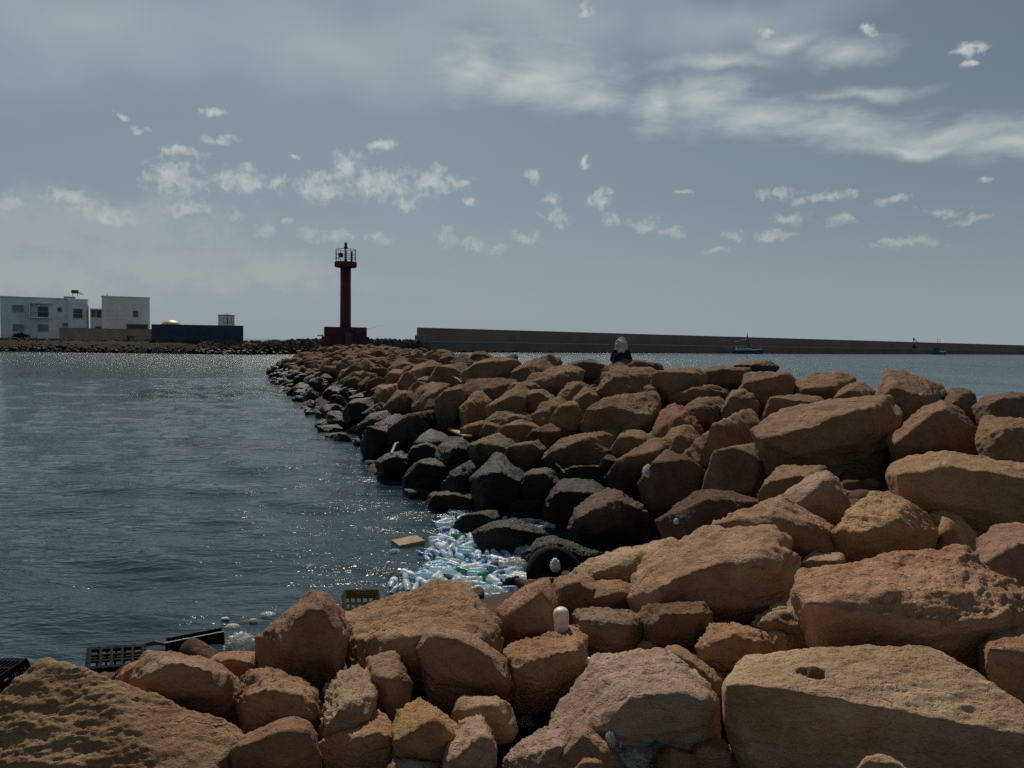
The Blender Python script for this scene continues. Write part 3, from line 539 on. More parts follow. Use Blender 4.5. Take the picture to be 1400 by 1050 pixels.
# ------------------------------------------------------------------ boulders of the jetty, traced; their labels are counted out below
JET = []
for spec in [
 ([(801,582),(817,564),(849,543),(892,538),(898,553),(884,579),(871,593),(823,588)],'brown'), ([(892,593),(905,564),(921,554),(940,561),(957,577),(957,587),(929,594),(908,603)],'red'),
 ([(903,603),(921,588),(940,582),(960,604),(945,619),(924,625),(909,617)],'brown'), ([(938,622),(967,601),(999,575),(1025,563),(1040,577),(1037,603),(1001,618),(967,643),(949,641)],'brown'),
 ([(958,662),(977,633),(1012,615),(1036,611),(1048,633),(1045,662),(1015,676),(965,670)],'brown'), ([(736,633),(769,604),(801,591),(844,584),(848,595),(833,617),(793,633),(764,641),(740,643)],'brown'),
 ([(831,651),(860,628),(892,603),(909,609),(906,627),(884,651),(857,673),(839,667)],'brown'), ([(836,614),(852,591),(871,587),(898,596),(878,617),(849,630),(834,622)],'brown'),
 ([(879,662),(895,636),(913,620),(927,624),(963,652),(957,673),(919,698),(901,694)],'dark'), ([(906,712),(932,684),(953,675),(993,675),(1020,680),(1043,689),(985,703),(951,724),(929,740),(909,727)],'dark'),
 ([(703,673),(732,644),(761,640),(770,652),(745,673),(732,684)],'dark'), ([(711,555),(721,537),(740,534),(757,545),(734,563),(714,563)],'brown'), ([(730,567),(745,551),(764,544),(779,556),(760,579),(735,582)],'brown'),
 ([(753,579),(780,551),(793,550),(801,567),(789,582),(762,590)],'brown'), ([(786,547),(799,530),(812,534),(822,556),(804,572)],'brown'), ([(837,547),(849,529),(871,523),(898,527),(867,542),(839,553)],'brown'),
 ([(891,534),(913,511),(951,504),(963,516),(957,531),(921,540),(895,543)],'brown'), ([(813,543),(828,516),(839,503),(871,502),(902,507),(897,522),(860,530),(831,553)],'brown'),
 ([(919,543),(945,529),(977,528),(998,540),(992,551),(951,552),(922,550)],'brown'), ([(935,559),(956,545),(983,544),(995,556),(989,571),(954,578)],'brown'), ([(989,562),(999,537),(1017,534),(1035,553),(1021,571),(997,575)],'grey'),
 ([(1013,535),(1023,511),(1050,506),(1079,513),(1081,530),(1060,548),(1033,553)],'brown'), ([(826,508),(835,496),(850,492),(880,493),(898,498),(906,511),(870,518),(835,517)],'dark'), ([(955,514),(975,503),(1000,500),(1022,504),(1022,520),(985,526),(960,524)],'brown'),
 ([(630,558),(650,538),(658,536),(672,550),(663,578),(634,577)],'orange'), ([(642,492),(648,483),(661,481),(675,490),(669,497),(645,497)],'dark'), ([(634,511),(654,497),(680,490),(691,493),(718,506),(711,526),(674,522),(647,520)],'brown'),
 ([(601,492),(606,484),(614,482),(621,490),(611,499)],'dark'), ([(589,519),(599,503),(617,497),(634,498),(640,516),(631,526),(607,528)],'grey'), ([(542,530),(551,514),(569,505),(580,503),(574,519),(565,537),(547,536)],'brown'),
 ([(565,555),(572,533),(589,525),(612,527),(601,546),(583,563)],'brown'), ([(597,548),(614,533),(630,529),(635,544),(631,577),(607,577),(597,563)],'grey'), ([(630,536),(644,520),(671,519),(703,523),(689,541),(671,552),(645,541)],'dark'),
 ([(669,555),(690,538),(710,528),(723,539),(718,567),(693,567),(668,574)],'brown'), ([(664,577),(683,563),(721,566),(731,578),(688,587)],'grey'), ([(675,598),(690,585),(712,576),(735,582),(743,594),(703,600),(684,608)],'red'),
 ([(534,587),(551,572),(567,567),(592,563),(599,571),(586,587),(588,604),(534,604)],'dark'), ([(526,556),(544,536),(562,537),(568,549),(552,563),(527,566)],'brown'), ([(527,516),(537,506),(551,507),(548,525),(528,525)],'ochre'),
 ([(631,586),(654,577),(668,578),(659,603),(642,606),(631,593)],'brown'), ([(655,603),(666,578),(685,583),(679,592),(668,603)],'brown'), ([(571,519),(583,515),(591,520),(587,528),(574,526)],'orange'), ([(513,545),(515,529),(543,526),(543,538),(525,552)],'ochre'),
 ([(496,604),(507,590),(528,585),(537,598),(532,619),(499,620)],'wet'), ([(515,631),(529,622),(548,619),(563,636),(554,647),(521,645)],'wet'), ([(555,650),(575,634),(594,629),(616,644),(607,665),(578,669),(555,667)],'wet'),
 ([(565,614),(583,606),(602,616),(598,631),(579,631),(559,626)],'wet'), ([(606,664),(625,644),(644,632),(658,644),(650,671),(615,674)],'wet'), ([(647,655),(666,633),(680,624),(717,640),(714,683),(685,693),(651,683)],'wet'),
 ([(599,612),(617,600),(641,600),(647,617),(617,636),(599,630)],'dark'), ([(643,609),(663,600),(685,593),(707,604),(702,625),(665,633),(645,623)],'brown'), ([(690,625),(712,608),(735,604),(745,616),(732,636),(700,645)],'brown'),
 ([(722,600),(740,585),(762,580),(778,590),(766,606),(735,612)],'dark'), ([(735,520),(752,505),(778,500),(796,508),(792,524),(757,532)],'brown'), ([(765,540),(778,525),(796,522),(806,532),(792,548),(770,552)],'brown'),
 ([(700,512),(718,497),(742,493),(758,503),(740,518),(715,524)],'brown'), ([(770,505),(785,494),(806,492),(822,500),(812,515),(782,516)],'dark'), ([(690,540),(706,525),(728,522),(738,532),(718,545)],'brown'),
 ([(560,520),(572,500),(590,493),(604,500),(592,515)],'brown'), ([(700,695),(716,682),(740,680),(748,692),(730,706),(706,706)],'wet'), ([(820,640),(830,625),(845,628),(842,648),(826,656)],'dark'), ([(760,655),(775,640),(800,636),(828,645),(822,660),(780,662)],'dark'),
 ([(470,562),(484,548),(505,546),(516,558),(505,574),(476,576)],'wet'), ([(495,580),(508,566),(528,562),(538,574),(520,590)],'wet'), ([(1005,500),(1022,494),(1050,494),(1062,502),(1050,510),(1012,510)],'brown')]:
    r = hero(spec[0], None, spec[1], None, k=1.3, rough=1.4, dim=0.64, swell=1.16, corners=6, chips=2)  # dim darkens the tint: the jetty's shading and haze put into its colour
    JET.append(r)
# ------------------------------------------------------------------ smaller boulders further out along the jetty
def blob_pts(rs, sx, sy, sz, n=16):
    u = rs.normal(size=(n, 3)); u /= np.linalg.norm(u, axis=1)[:, None]
    return u*np.array([sx, sy, sz])*rs.uniform(0.82, 1.1, (n, 1))
def rand_rot(rs): return np.array(Euler((rs.uniform(-0.5, 0.5), rs.uniform(-0.5, 0.5), rs.uniform(0, 6.28))).to_matrix())
rs = np.random.RandomState(21)
AX = np.array([-0.347, 0.938])      # along the jetty, outward
W0 = np.array([-2.3, 17.0])
protos = []
for k in range(14):
    s = rs.uniform(0.8, 1.2, 3)*np.array([1.0, 0.8, 0.62])
    protos.append(rock_mesh(blob_pts(rs, *s)@rand_rot(rs).T, 5, 700+k, 1.5, 140, 3, 1.0)[0])
NX = np.array([0.938, 0.347])
def covered(p, gap):
    return any(np.hypot(p[0]-c[0], p[1]-c[1]) < gap+0.35*w for _, c, _, w in HERO)
fill = []; extra = 0
for along in np.arange(-2.0, 58, 1.25):
    for row, s in enumerate((0.1, 1.3, 2.5, 3.7, 4.9, 6.1, 7.3, 8.6)):
        p = W0+AX*(along+rs.uniform(-.45, .45))+NX*(s+rs.uniform(-.35, .35))
        if covered(p, 0.5): continue
        big = rs.uniform(0.50, 0.86)*(0.9 if row == 0 else 1.0)
        z = seat1(*p)+big*rs.uniform(0.0, 0.30)-0.12
        t = COLS[rs.choice(['brown', 'dark', 'brown', 'grey', 'ochre', 'red', 'orange'], p=[.36, .26, .2, .1, .04, .03, .01])]
        if (p[1] < 52 or row < 4) and row < 7 and p[1] > 21 and extra < 125:
            extra += 1
            o = bpy.data.objects.new('rock', protos[rs.randint(14)]); col.objects.link(o); o.data.materials or o.data.materials.append(ROCK)
            o.location = (p[0], p[1], z); o.scale = (big*rs.uniform(.9, 1.2), big, big*rs.uniform(.8, 1.05)); o.rotation_euler = (rs.uniform(-.4, .4), rs.uniform(-.4, .4), rs.uniform(0, 6.28))
            o.color = jcol(tuple(q*.62 for q in t), rs); o['category'] = 'rock'; HERO.append((o, np.array(o.location), '', big*2)); JET.append(o)  # tint darkened likewise, with the jetty's shading in the colour
        else: fill.append((p[0], p[1], z, big))
# count the jetty rocks off in strips from the water up, from the cove outward
def ordinal(n): return f"{n}{'th' if 10 <= n % 100 <= 20 else {1:'st',2:'nd',3:'rd'}.get(n % 10,'th')}"
strips = {}
for o in JET:
    p = np.array(o.location[:2]); s = float((p-W0)@NX); a = float((p-W0)@AX)
    b = 0 if s < 1.0 else 1 if s < 2.4 else 2 if s < 3.9 else 3 if s < 5.6 else 4
    strips.setdefault(b, []).append((a, o))
SN = ['along the jetty waterline', 'just above the jetty waterline', 'halfway up the jetty slope', 'in the row under the jetty crest', 'along the jetty crest']
for b, L in strips.items():
    for n, (a, o) in enumerate(sorted(L, key=lambda q: q[0])):
        c = o.color; lum = 0.3*c[0]+0.6*c[1]+0.1*c[2]
        hue = 'wet black' if lum < 0.072 else 'dark brown' if lum < 0.102 else 'rusty orange' if c[0] > 1.6*c[1] and c[0] > 0.22 else 'reddish brown' if c[0] > 1.9*c[1] else 'tan' if lum > 0.16 else 'brown'
        o['label'] = f'{hue} boulder {SN[b]}, {ordinal(n+1)} from the shore'; o['group'] = 'boulders of the jetty'
# ------------------------------------------------------------------ rubble packed in the gaps (uncountable): one mesh
FP = []
for k in range(10):
    s = rs.uniform(0.8, 1.2, 3)*np.array([1.0, 0.85, 0.65]); m = rock_mesh(blob_pts(rs, *s, n=14)@rand_rot(rs).T, 4, 900+k, 1.3, 120, 3, 1.0)[0]
    v = np.empty(len(m.vertices)*3, np.float32); m.vertices.foreach_get('co', v); FP.append(v.reshape(-1, 3)); bpy.data.meshes.remove(m)
FP3 = []
for k in range(8):
    s = rs.uniform(0.8, 1.2, 3)*np.array([1.0, 0.85, 0.65]); m = rock_mesh(blob_pts(rs, *s, n=14)@rand_rot(rs).T, 3, 950+k, 1.2, 120, 3, 1.0)[0]
    v = np.empty(len(m.vertices)*3, np.float32); m.vertices.foreach_get('co', v); FP3.append(v.reshape(-1, 3)); bpy.data.meshes.remove(m)
FF = ico(4)[1]; FF3 = ico(3)[1]
V, F, off = [], [], 0
spots = [(x, y, z, b) for x, y, z, b in fill]
for _ in range(1900):
    y = rs.uniform(1.6, 30)**1.0; x = rs.uniform(-0.75, 0.75)*y+rs.uniform(-.5, .5)
    if shore_dist([(x, y)])[0] < (0.9 if -2.6 < x < 3 and 6.5 < y < 15.5 else -0.2): continue
    if x < -1.2 and y < 11 and shore_dist([(x, y)])[0] < 3.3: continue
    b = rs.uniform(0.12, 0.34)*(0.6+0.05*min(y, 12)); spots.append((x, y, seat1(x, y)-(0.44 if -2.8 < x < 2.6 and 4.8 < y < 11 else 0.22)+rs.uniform(-.05, .08), b*(0.55 if -2.8 < x < 2.6 and 4.8 < y < 11 else 1.0)))
for _ in range(420):
    a = rs.uniform(30, 76); s = rs.uniform(-0.2, 14); p = W0+AX*a+NX*s
    if shore_dist([p])[0] < -0.3: continue
    spots.append((p[0], p[1], seat1(*p)+rs.uniform(-.2, .15), rs.uniform(.4, .8)))
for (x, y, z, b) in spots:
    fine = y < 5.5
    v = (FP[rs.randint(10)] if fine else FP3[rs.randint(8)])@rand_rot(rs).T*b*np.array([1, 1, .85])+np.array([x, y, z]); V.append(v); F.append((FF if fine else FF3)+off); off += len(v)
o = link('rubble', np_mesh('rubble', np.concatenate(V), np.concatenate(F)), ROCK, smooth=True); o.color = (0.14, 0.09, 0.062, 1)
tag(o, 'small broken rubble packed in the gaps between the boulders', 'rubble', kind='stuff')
# ------------------------------------------------------------------ far shore on the left and the mole behind the beacon
PATH = [(-240,146),(-60,150),(100,153),(330,157),(440,178),(520,210),(580,243),(640,256)]
def path_pt(px, Y): p = at(px, 470, Y); return np.array([p.x, p.y])
PP = np.array([path_pt(a, b) for a, b in PATH]); TZ = np.array([2.3, 2.3, 2.3, 2.6, 3.4, 3.6, 3.4, 2.6])
def far_land():
    n = 260; t = np.linspace(0, len(PP)-1, n); i = np.minimum(t.astype(int), len(PP)-2); f = t-i
    c = PP[i]*(1-f[:, None])+PP[i+1]*f[:, None]; top = TZ[i]*(1-f)+TZ[i+1]*f
    wide = np.interp(t, [0, 3, 4, 7], [80, 70, 16, 14]); V = []
    prof = [(-0.03, -1.2), (0.0, -0.35), (0.04, 0.25), (0.08, 0.5), (0.14, 0.86), (0.2, 1.0), (0.5, 1.0), (0.8, 0.8), (1.0, -0.6)]
    for k, z in prof: V.append(np.c_[c[:, 0]-0.1*k*wide, c[:, 1]+k*np.maximum(wide, 16)*(1 if k > .2 else 30/np.maximum(wide, 30)*1.0), top*z])
    V = np.concatenate(V); V[:, 2] += 0.35*fbm(V*0.22, 4)
    idx = np.arange(len(prof)*n).reshape(len(prof), n); F = np.stack([idx[:-1, :-1], idx[:-1, 1:], idx[1:, 1:], idx[1:, :-1]], -1).reshape(-1, 4)
    o = link('terrain', np_mesh('terrain', V, F), LAND, smooth=True); tag(o, kind='structure', label='low earthen shore under the white houses across the water')
    # riprap along it
    rs = np.random.RandomState(5); Vs, Fs, off = [], [], 0; v2, f2 = ico(2)
    shapes = []
    for k in range(6):
        m = rock_mesh(blob_pts(rs, 1, .85, .7, 13), 2, 300+k, 1.0, 40, 4, 1.0)[0]; a = np.empty(len(m.vertices)*3, np.float32); m.vertices.foreach_get('co', a); shapes.append(a.reshape(-1, 3)); bpy.data.meshes.remove(m)
    for _ in range(2600):
        t = rs.uniform(0.3, 3.2) if rs.rand() < .45 else rs.uniform(2.6, 6.6); i = min(int(t), len(PP)-2); f = t-i; c = PP[i]*(1-f)+PP[i+1]*f; top = TZ[i]*(1-f)+TZ[i+1]*f
        u = rs.rand()**0.8; left = t < 2.7
        
        y = c[1]+u*(8.5 if left else 5.5)-0.3; z = top*min(1, u*(1.15 if left else 1.1))+(0.22 if left else -0.1)+rs.uniform(-.1, .15)
        b = rs.uniform(.35, .75)*(0.7 if left else 1.15)
        v = shapes[rs.randint(6)]@rand_rot(rs).T*b+np.array([c[0], y, z]); Vs.append(v); Fs.append(f2+off); off += len(v)
    # toe of the breakwater
    for _ in range(420):
        t = rs.rand()**1.5*0.30; X = WA+(WB-WA)*t; nrm = np.array([(WB-WA)[1], -(WB-WA)[0]])/np.linalg.norm(WB-WA)
        o2 = rs.uniform(0.2, 5.0); p = X+nrm*o2; z = max(0, 2.4-0.55*o2)*(1-t*2.2)
        v = shapes[rs.randint(6)]@rand_rot(rs).T*rs.uniform(.5, 1.1)+np.array([p[0], p[1], z-0.2]); Vs.append(v); Fs.append(f2+off); off += len(v)
    o = link('riprap', np_mesh('riprap', np.concatenate(Vs), np.concatenate(Fs)), ROCKF, smooth=True); o.color = (0.10, 0.08, 0.07, 1)
    tag(o, 'dark riprap along the far shore, the mole and the breakwater toe', 'riprap', kind='stuff')
WA = path_pt(580, 240); WB = path_pt(1460, 715)
far_land()
# ------------------------------------------------------------------ long breakwater wall
def breakwater():
    L = np.linalg.norm(WB-WA); d = (WB-WA)/L; ang = math.atan2(d[1], d[0]); root = empty('breakwater_wall', (WA[0], WA[1], 0), ang)
    tag(root, 'long brown concrete breakwater wall stretching across the horizon to the right', 'breakwater')
    n = 18; s = L/n
    for k in range(n):
        MB().box((k*s+s/2, 3.6, 3.35+0.0), (s-0.06, 1.2, 8.1), bev=0.04).build('parapet_section', CONC, root)
        MB().box((k*s+s/2, -0.5, 0.9), (s-0.03, 6.9, 4.4), bev=0.05).build('quay_section', CONC, root)
    MB().box((L/2, 3.58, 7.5), (L, 1.4, 0.22)).build('coping', CONC_L, root)
    MB().box((L/2, -3.75, 3.22), (L, 0.6, 0.3)).build('sunlit_deck_edge', CONC_L, root)  # paler strip on the quay edge: the deck's sunlit line put into colour
    MB().box((-0.4, 1.6, 2.6), (0.8, 5.0, 5.0), bev=0.1).build('end_block', CONC, root)
    # low rocks where the wall runs out at the far right
    e = empty('end_mound', (WB[0]+8, WB[1]+4, 0)); 
    m, c = rock_mesh(blob_pts(np.random.RandomState(3), 16, 8, 6.5, 24), 5, 77, 1.2, 40, 3, 1.0)
    col.objects.unlink(e); bpy.data.objects.remove(e)
    o = link('rock_mound', m, ROCKF, None, (WB[0]+22, WB[1]+6, 1.5)); o.color = (0.09, 0.07, 0.065, 1); tag(o, 'dark mound of rock at the far right end of the breakwater', 'rock mound')
breakwater()
# ------------------------------------------------------------------ houses
YH = 170.0
def fx(zx, zy, Y=YH): p = at(zx/4.0, 380+zy/4.0, Y); return p.x, p.z
def rect(z0, z1, z2, z3, Y=YH):     # enlarged-view corner numbers -> x0,x1,zlow,zhigh on the facade plane
    xa, za = fx(z0, z3, Y); xb, zb = fx(z2 if False else z1, z2, Y); return xa, xb, za, zb
def slab(name, x0, x1, z0, z1, y0, y1, m, parent, base, bev=0.0):
    return MB().box(((x0+x1)/2-base[0], (y0+y1)/2-base[1], (z0+z1)/2-base[2]), (x1-x0, y1-y0, z1-z0), bev=bev).build(name, m, parent)
def window(parent, base, x0, x1, z0, z1, y, style):
    w = 0.12; f = MB()
    for (a, b, c, d) in ((x0-w, x1+w, z0-w, z0), (x0-w, x1+w, z1, z1+w), (x0-w, x0, z0, z1), (x1, x1+w, z0, z1)):
        f.box(((a+b)/2-base[0], y-0.05-base[1], (c+d)/2-base[2]), (b-a, 0.16, d-c))
    fr = f.build('window', BOATW if style != 'plain' else SHUTTER, parent)
    if style == 'shutter':
        n = max(4, int((z1-z0)/0.22)); h = (z1-z0)/n
        for k in range(n): slab('shutter_slat', x0, x1, z0+k*h+0.02, z0+(k+1)*h-0.02, y-0.045, y-0.006, SHUTTER, fr, base)
    else:
        nx = 2 if x1-x0 > 1.2 else 1; nz = 2 if style == 'grid' else 1; gw = (x1-x0)/nx; gh = (z1-z0)/nz
        for a in range(nx):
            for b in range(nz): slab('pane', x0+a*gw+.04, x0+(a+1)*gw-.04, z0+b*gh+.04, z0+(b+1)*gh-.04, y-0.03, y-0.006, GLASS, fr, base)
        if nx > 1: slab('mullion', x0+gw-.05, x0+gw+.05, z0, z1, y-0.09, y-0.031, SHUTTER, fr, base)
def face(root):                    # turn a house towards the harbour entrance
    a = -math.atan2(root.location.x, root.location.y); root.rotation_euler.z = a; root.scale.x = math.cos(a)
def house_left():
    x0, z0 = fx(10, 338); x1, z1 = fx(486, 106); base = (x0+(x1-x0)/2, YH, z0-0.8); root = empty('house', base)
    xa, za = fx(10, 106); zt = (za+fx(480, 120)[1])/2
    tag(root, 'two-storey white house with shuttered windows and a rooftop water tank', 'house')
    slab('wall', x0, x1, base[2], zt, YH, YH+11, WHITE_WALL, root, base)
    a, b = fx(8, 0)[0], fx(489, 0)[0]
    slab('parapet', x0-0.15, x1+0.15, zt, zt+0.25, YH-0.15, YH+11.15, WHITE_WALL, root, base)
    # loggia box and bay that stand proud of the facade
    p, q = fx(165, 135); r, s = fx(280, 215); slab('loggia_hood', p, r, q-0.25, q, YH-1.1, YH-0.003, WHITE_WALL, root, base)
    slab('balcony_floor', p, r, s-0.25, s, YH-1.1, YH-0.003, WHITE_WALL, root, base); slab('side_wall', p-0.2, p, s-.25, q, YH-1.1, YH-0.003, WHITE_WALL, root, base)
    for k in range(9): slab('baluster', p+0.1+k*(r-p-.3)/8, p+0.16+k*(r-p-.3)/8, s, s+0.9, YH-1.06, YH-1.0, DARKM, root, base)
    slab('handrail', p, r, s+0.9, s+0.96, YH-1.08, YH-0.98, DARKM, root, base)
    p, q = fx(372, 122); r, s = fx(478, 285); slab('bay', p, r, base[2], q+0.35, YH-0.7, YH-0.003, WHITE_WALL, root, base)
    for (c0, c1, r0, r1, st, yy) in ((72,130,152,186,'shutter',0),(75,131,255,291,'shutter',0),(207,264,158,214,'grid',0),(208,262,256,292,'shutter',0),(318,336,163,181,'plain',0),(403,453,168,218,'grid',-.7)):
        (xl, zl), (xr, zr) = fx(c0, r1), fx(c1, r0); window(root, base, xl, xr, zl, zr, YH+yy-0.003, st)
    (xl, zl), (xr, zr) = fx(345, 262), fx(370, 245); slab('air_conditioner', xl, xr, zl, zr, YH-0.5, YH-0.003, SHUTTER, root, base, 0.03)
    X, _ = fx(491, 150); slab('drainpipe', x1+0.003, x1+0.16, base[2], zt-1.2, YH+0.2, YH+0.36, DARKM, root, base)
    tk, _ = fx(365, 100); tb = slab('roof_slab', fx(350, 0)[0], fx(416, 0)[0], zt+0.25, zt+0.75, YH+2, YH+5, SHUTTER, root, base)
    t = empty('solar_water_heater', (tk, YH+3.4, zt+0.75)); tag(t, 'dark solar water heater on the roof of the two-storey white house', 'water heater')
    MB().rod((-0.75, 0, 1.05), (0.55, 0, 1.05), 0.42, seg=18).build('tank', DARKM, t, smooth=False)
    MB().box((1.0, 0, 0.75), (1.3, 1.2, 0.08), Euler((0, R(25), 0)).to_matrix()).build('panel', GLASS, t)
    for sx in (-0.6, 0.5): MB().rod((sx, 0, 0), (sx, 0, 0.9), 0.06, seg=8).build('leg', DARKM, t)
    face(root); return base, zt
base1, zt1 = house_left()

def house_right():
    fx2 = lambda p, q: fx(p, q, YH+2)
    x0, z0 = fx2(560, 290); x1, z1 = fx2(820, 109); base = ((x0+x1)/2, YH+2, z0-2.0); root = empty('house', base)
    tag(root, 'plain white cubic house with one small upper window, right of the larger house', 'house')
    Y = YH+2; slab('wall', x0, x1, base[2], z1, Y, Y+11, CREAM_WALL, root, base); slab('parapet', x0-.12, x1+.12, z1, z1+.22, Y-.12, Y+11.12, CREAM_WALL, root, base)
    (xl, zl), (xr, zr) = fx2(728, 212), fx2(755, 180); window(root, base, xl, xr, zl, zr, Y-0.003, 'grid')
    (xl, zl), (xr, zr) = fx2(585, 228), fx2(692, 165)
    nx, nz = 2, 3
    for a in range(nx):
        for b in range(nz): slab('facade_panel', xl+(xr-xl)/nx*a+.05, xl+(xr-xl)/nx*(a+1)-.05, zl+(zr-zl)/nz*b+.05, zl+(zr-zl)/nz*(b+1)-.05, Y-0.06, Y-0.003, CREAM_WALL, root, base)
    (xl, zl), (xr, zr) = fx2(690, 272), fx2(812, 255); slab('canopy', xl, xr, zr-0.12, zr+0.1, Y-1.4, Y-0.003, SHUTTER, root, base); slab('carport_shade_panel', xl+.15, xr-.15, zl-.6, zr-.12, Y-0.03, Y-0.004, GLASS, root, base)  # dark panel on the wall: the carport's shade put into colour
    X, _ = fx2(586, 100); MB().rod((X-base[0], 1.5, z1-base[2]), (X-base[0], 1.5, z1-base[2]+0.9), 0.08, seg=8).build('chimney', DARKM, root)
    face(root)
    # link wing with its open loggia
    fx4 = lambda p, q: fx(p, q, YH+4)
    x0, z0 = fx4(494, 290); x1, z1 = fx4(559, 168); base = ((x0+x1)/2, YH+4, z0-1.5); root = empty('house_wing', base); Y = YH+4
    tag(root, 'low white wing with a dark open loggia between the two white houses', 'house wing')
    slab('wall', x0, x1, base[2], fx4(500, 216)[1], Y, Y+6, CREAM_WALL, root, base); slab('roof', x0, x1, z1-0.3, z1, Y-0.4, Y+6, WHITE_WALL, root, base); slab('back_wall', x0, x1, fx4(500, 216)[1], z1-.3, Y+2.5, Y+2.7, SHUTTER, root, base)
    for xx in (x0+.1, (x0+x1)/2, x1-.1): slab('post', xx-.07, xx+.07, fx4(500, 216)[1], z1-.3, Y+.05, Y+.19, WHITE_WALL, root, base)
    (xl, zl), (xr, zr) = fx4(525, 284), fx4(550, 266); window(root, base, xl, xr, zl, zr, Y-0.003, 'plain'); face(root)
house_right()
def garden_walls():
    x0, z0 = fx(325, 342, 164); x1, z1 = fx(828, 283, 164); root = empty('garden_wall', ((x0+x1)/2, 164, z0-0.8)); b = root.location
    tag(root, 'low tan masonry wall in front of the white houses', 'wall')
    g0, zz = fx(692, 340, 164); g1, zt = fx(738, 317, 164)
    slab('wall_section', x0, g0, z0-.8, z1, 164, 164.4, TAN_WALL, root, b); slab('wall_section', g1, x1, z0-.8, z1, 164, 164.4, TAN_WALL, root, b); slab('lintel', g0, g1, zt, z1-.003, 164.003, 164.39, TAN_WALL, root, b)
    slab('gate', g0, g1, z0-.8, zt, 164.15, 164.25, IRON, root, b); slab('coping', x0-.05, x1+.05, z1, z1+.12, 163.93, 164.47, TAN_WALL, root, b)
    x0, z0 = fx(829, 350, 163); x1, z1 = fx(1328, 264, 163); root = empty('boundary_wall', ((x0+x1)/2, 163, z0-0.8)); b = root.location
    tag(root, 'long dark blue painted wall right of the tan masonry wall', 'wall'); n = 5; s = (x1-x0)/n
    for k in range(n): slab('wall_panel', x0+k*s+.01, x0+(k+1)*s-.01, z0-.8, z1, 163, 163.35, BLUE_WALL, root, b)
    slab('coping', x0-.05, x1+.05, z1, z1+.12, 162.93, 163.42, BLUE_WALL, root, b); pass
    cx, cz = fx(936, 264, 175); r = abs(fx(990, 264, 175)[0]-fx(882, 264, 175)[0])/2; h = fx(936, 232, 175)[1]-cz
    root = empty('domed_building', (cx, 175, 2.0)); tag(root, 'small building with a golden dome showing above the blue wall', 'dome')
    MB().box((0, 0, (cz-2)/2), (2.3*r, 2.3*r, cz-2)).build('wall', CREAM_WALL, root); prof = [(r*math.cos(a), h*1.05*math.sin(a)+cz-2) for a in np.linspace(0, 1.5, 9)]
    MB().lathe(prof, 28).build('dome', GOLD, root, smooth=True)
    x0, z0 = fx(1193, 262, 172); x1, z1 = fx(1256, 205, 172); root = empty('roof_tower', ((x0+x1)/2, 172, 2.0)); b = root.location; tag(root, 'small white box tower behind the right end of the blue wall', 'tower')
    slab('wall', x0, x1, 2.0, z1, 172, 175, CREAM_WALL, root, b); slab('cap', x0-.1, x1+.1, z1, z1+.15, 171.9, 175.1, SHUTTER, root, b)
    mx, mz = fx(1242, 262, 168); _, mt = fx(1242, 188, 168); root = empty('mast', (mx, 168, 2.0)); tag(root, 'thin dark mast with a railed platform beside the white box tower', 'mast')
    MB().rod((0, 0, 0), (0, 0, mt-2), 0.09, 0.05, 8).build('pole', DARKM, root); P = MB()
    zz = fx(1242, 245, 168)[1]-2; MB().box((0.2, 0, zz), (6.6*.16*1.6, .9, .12)).build('platform', DARKM, root)
    for k in (-.7, 0.25, 1.1): MB().rod((k, -.4, zz), (k, -.4, zz+1.0), .05, seg=6).build('rail_post', DARKM, root)
    MB().rod((-.7, -.4, zz+1), (1.1, -.4, zz+1), .05, seg=6).build('rail', DARKM, root)
garden_walls()
def shrub(px0, px1, y0, y1, Y, label, seed):
    p = at((px0+px1)/2, y1, Y); r = abs(at(px1, y1, Y).x-at(px0, y1, Y).x)/2; h = at(px0, y0, Y).z-at(px0, y1, Y).z
    root = empty('shrub', (p.x, Y, p.z-.4)); tag(root, label, 'shrub'); rs = np.random.RandomState(seed); n = 700
    q = rs.normal(size=(n, 3)); q /= np.linalg.norm(q, axis=1)[:, None]; q *= (rs.rand(n, 1)**.4)*np.array([r, r*.8, h/2]); q[:, 2] += h/2+.3; q *= 1+.25*fbm(q*1.3, 2)[:, None]
    V = []
    for c in q:
        a = rs.normal(size=3)*.16; b = rs.normal(size=3)*.16; V += [c-a, c+b, c+a, c-b]
    link('foliage', np_mesh('foliage', np.array(V), np.arange(4*n).reshape(-1, 4)), SHRUB, root)
    m = MB()
    for k in range(4): m.rod((0, 0, 0), (rs.normal()*.4*r, rs.normal()*.3*r, h*.7), .07, .02, 6)
    m.build('stem', IRON, root)
shrub(18, 39, 455, 467, 163, 'dark shrub at the foot of the two-storey white house', 3)
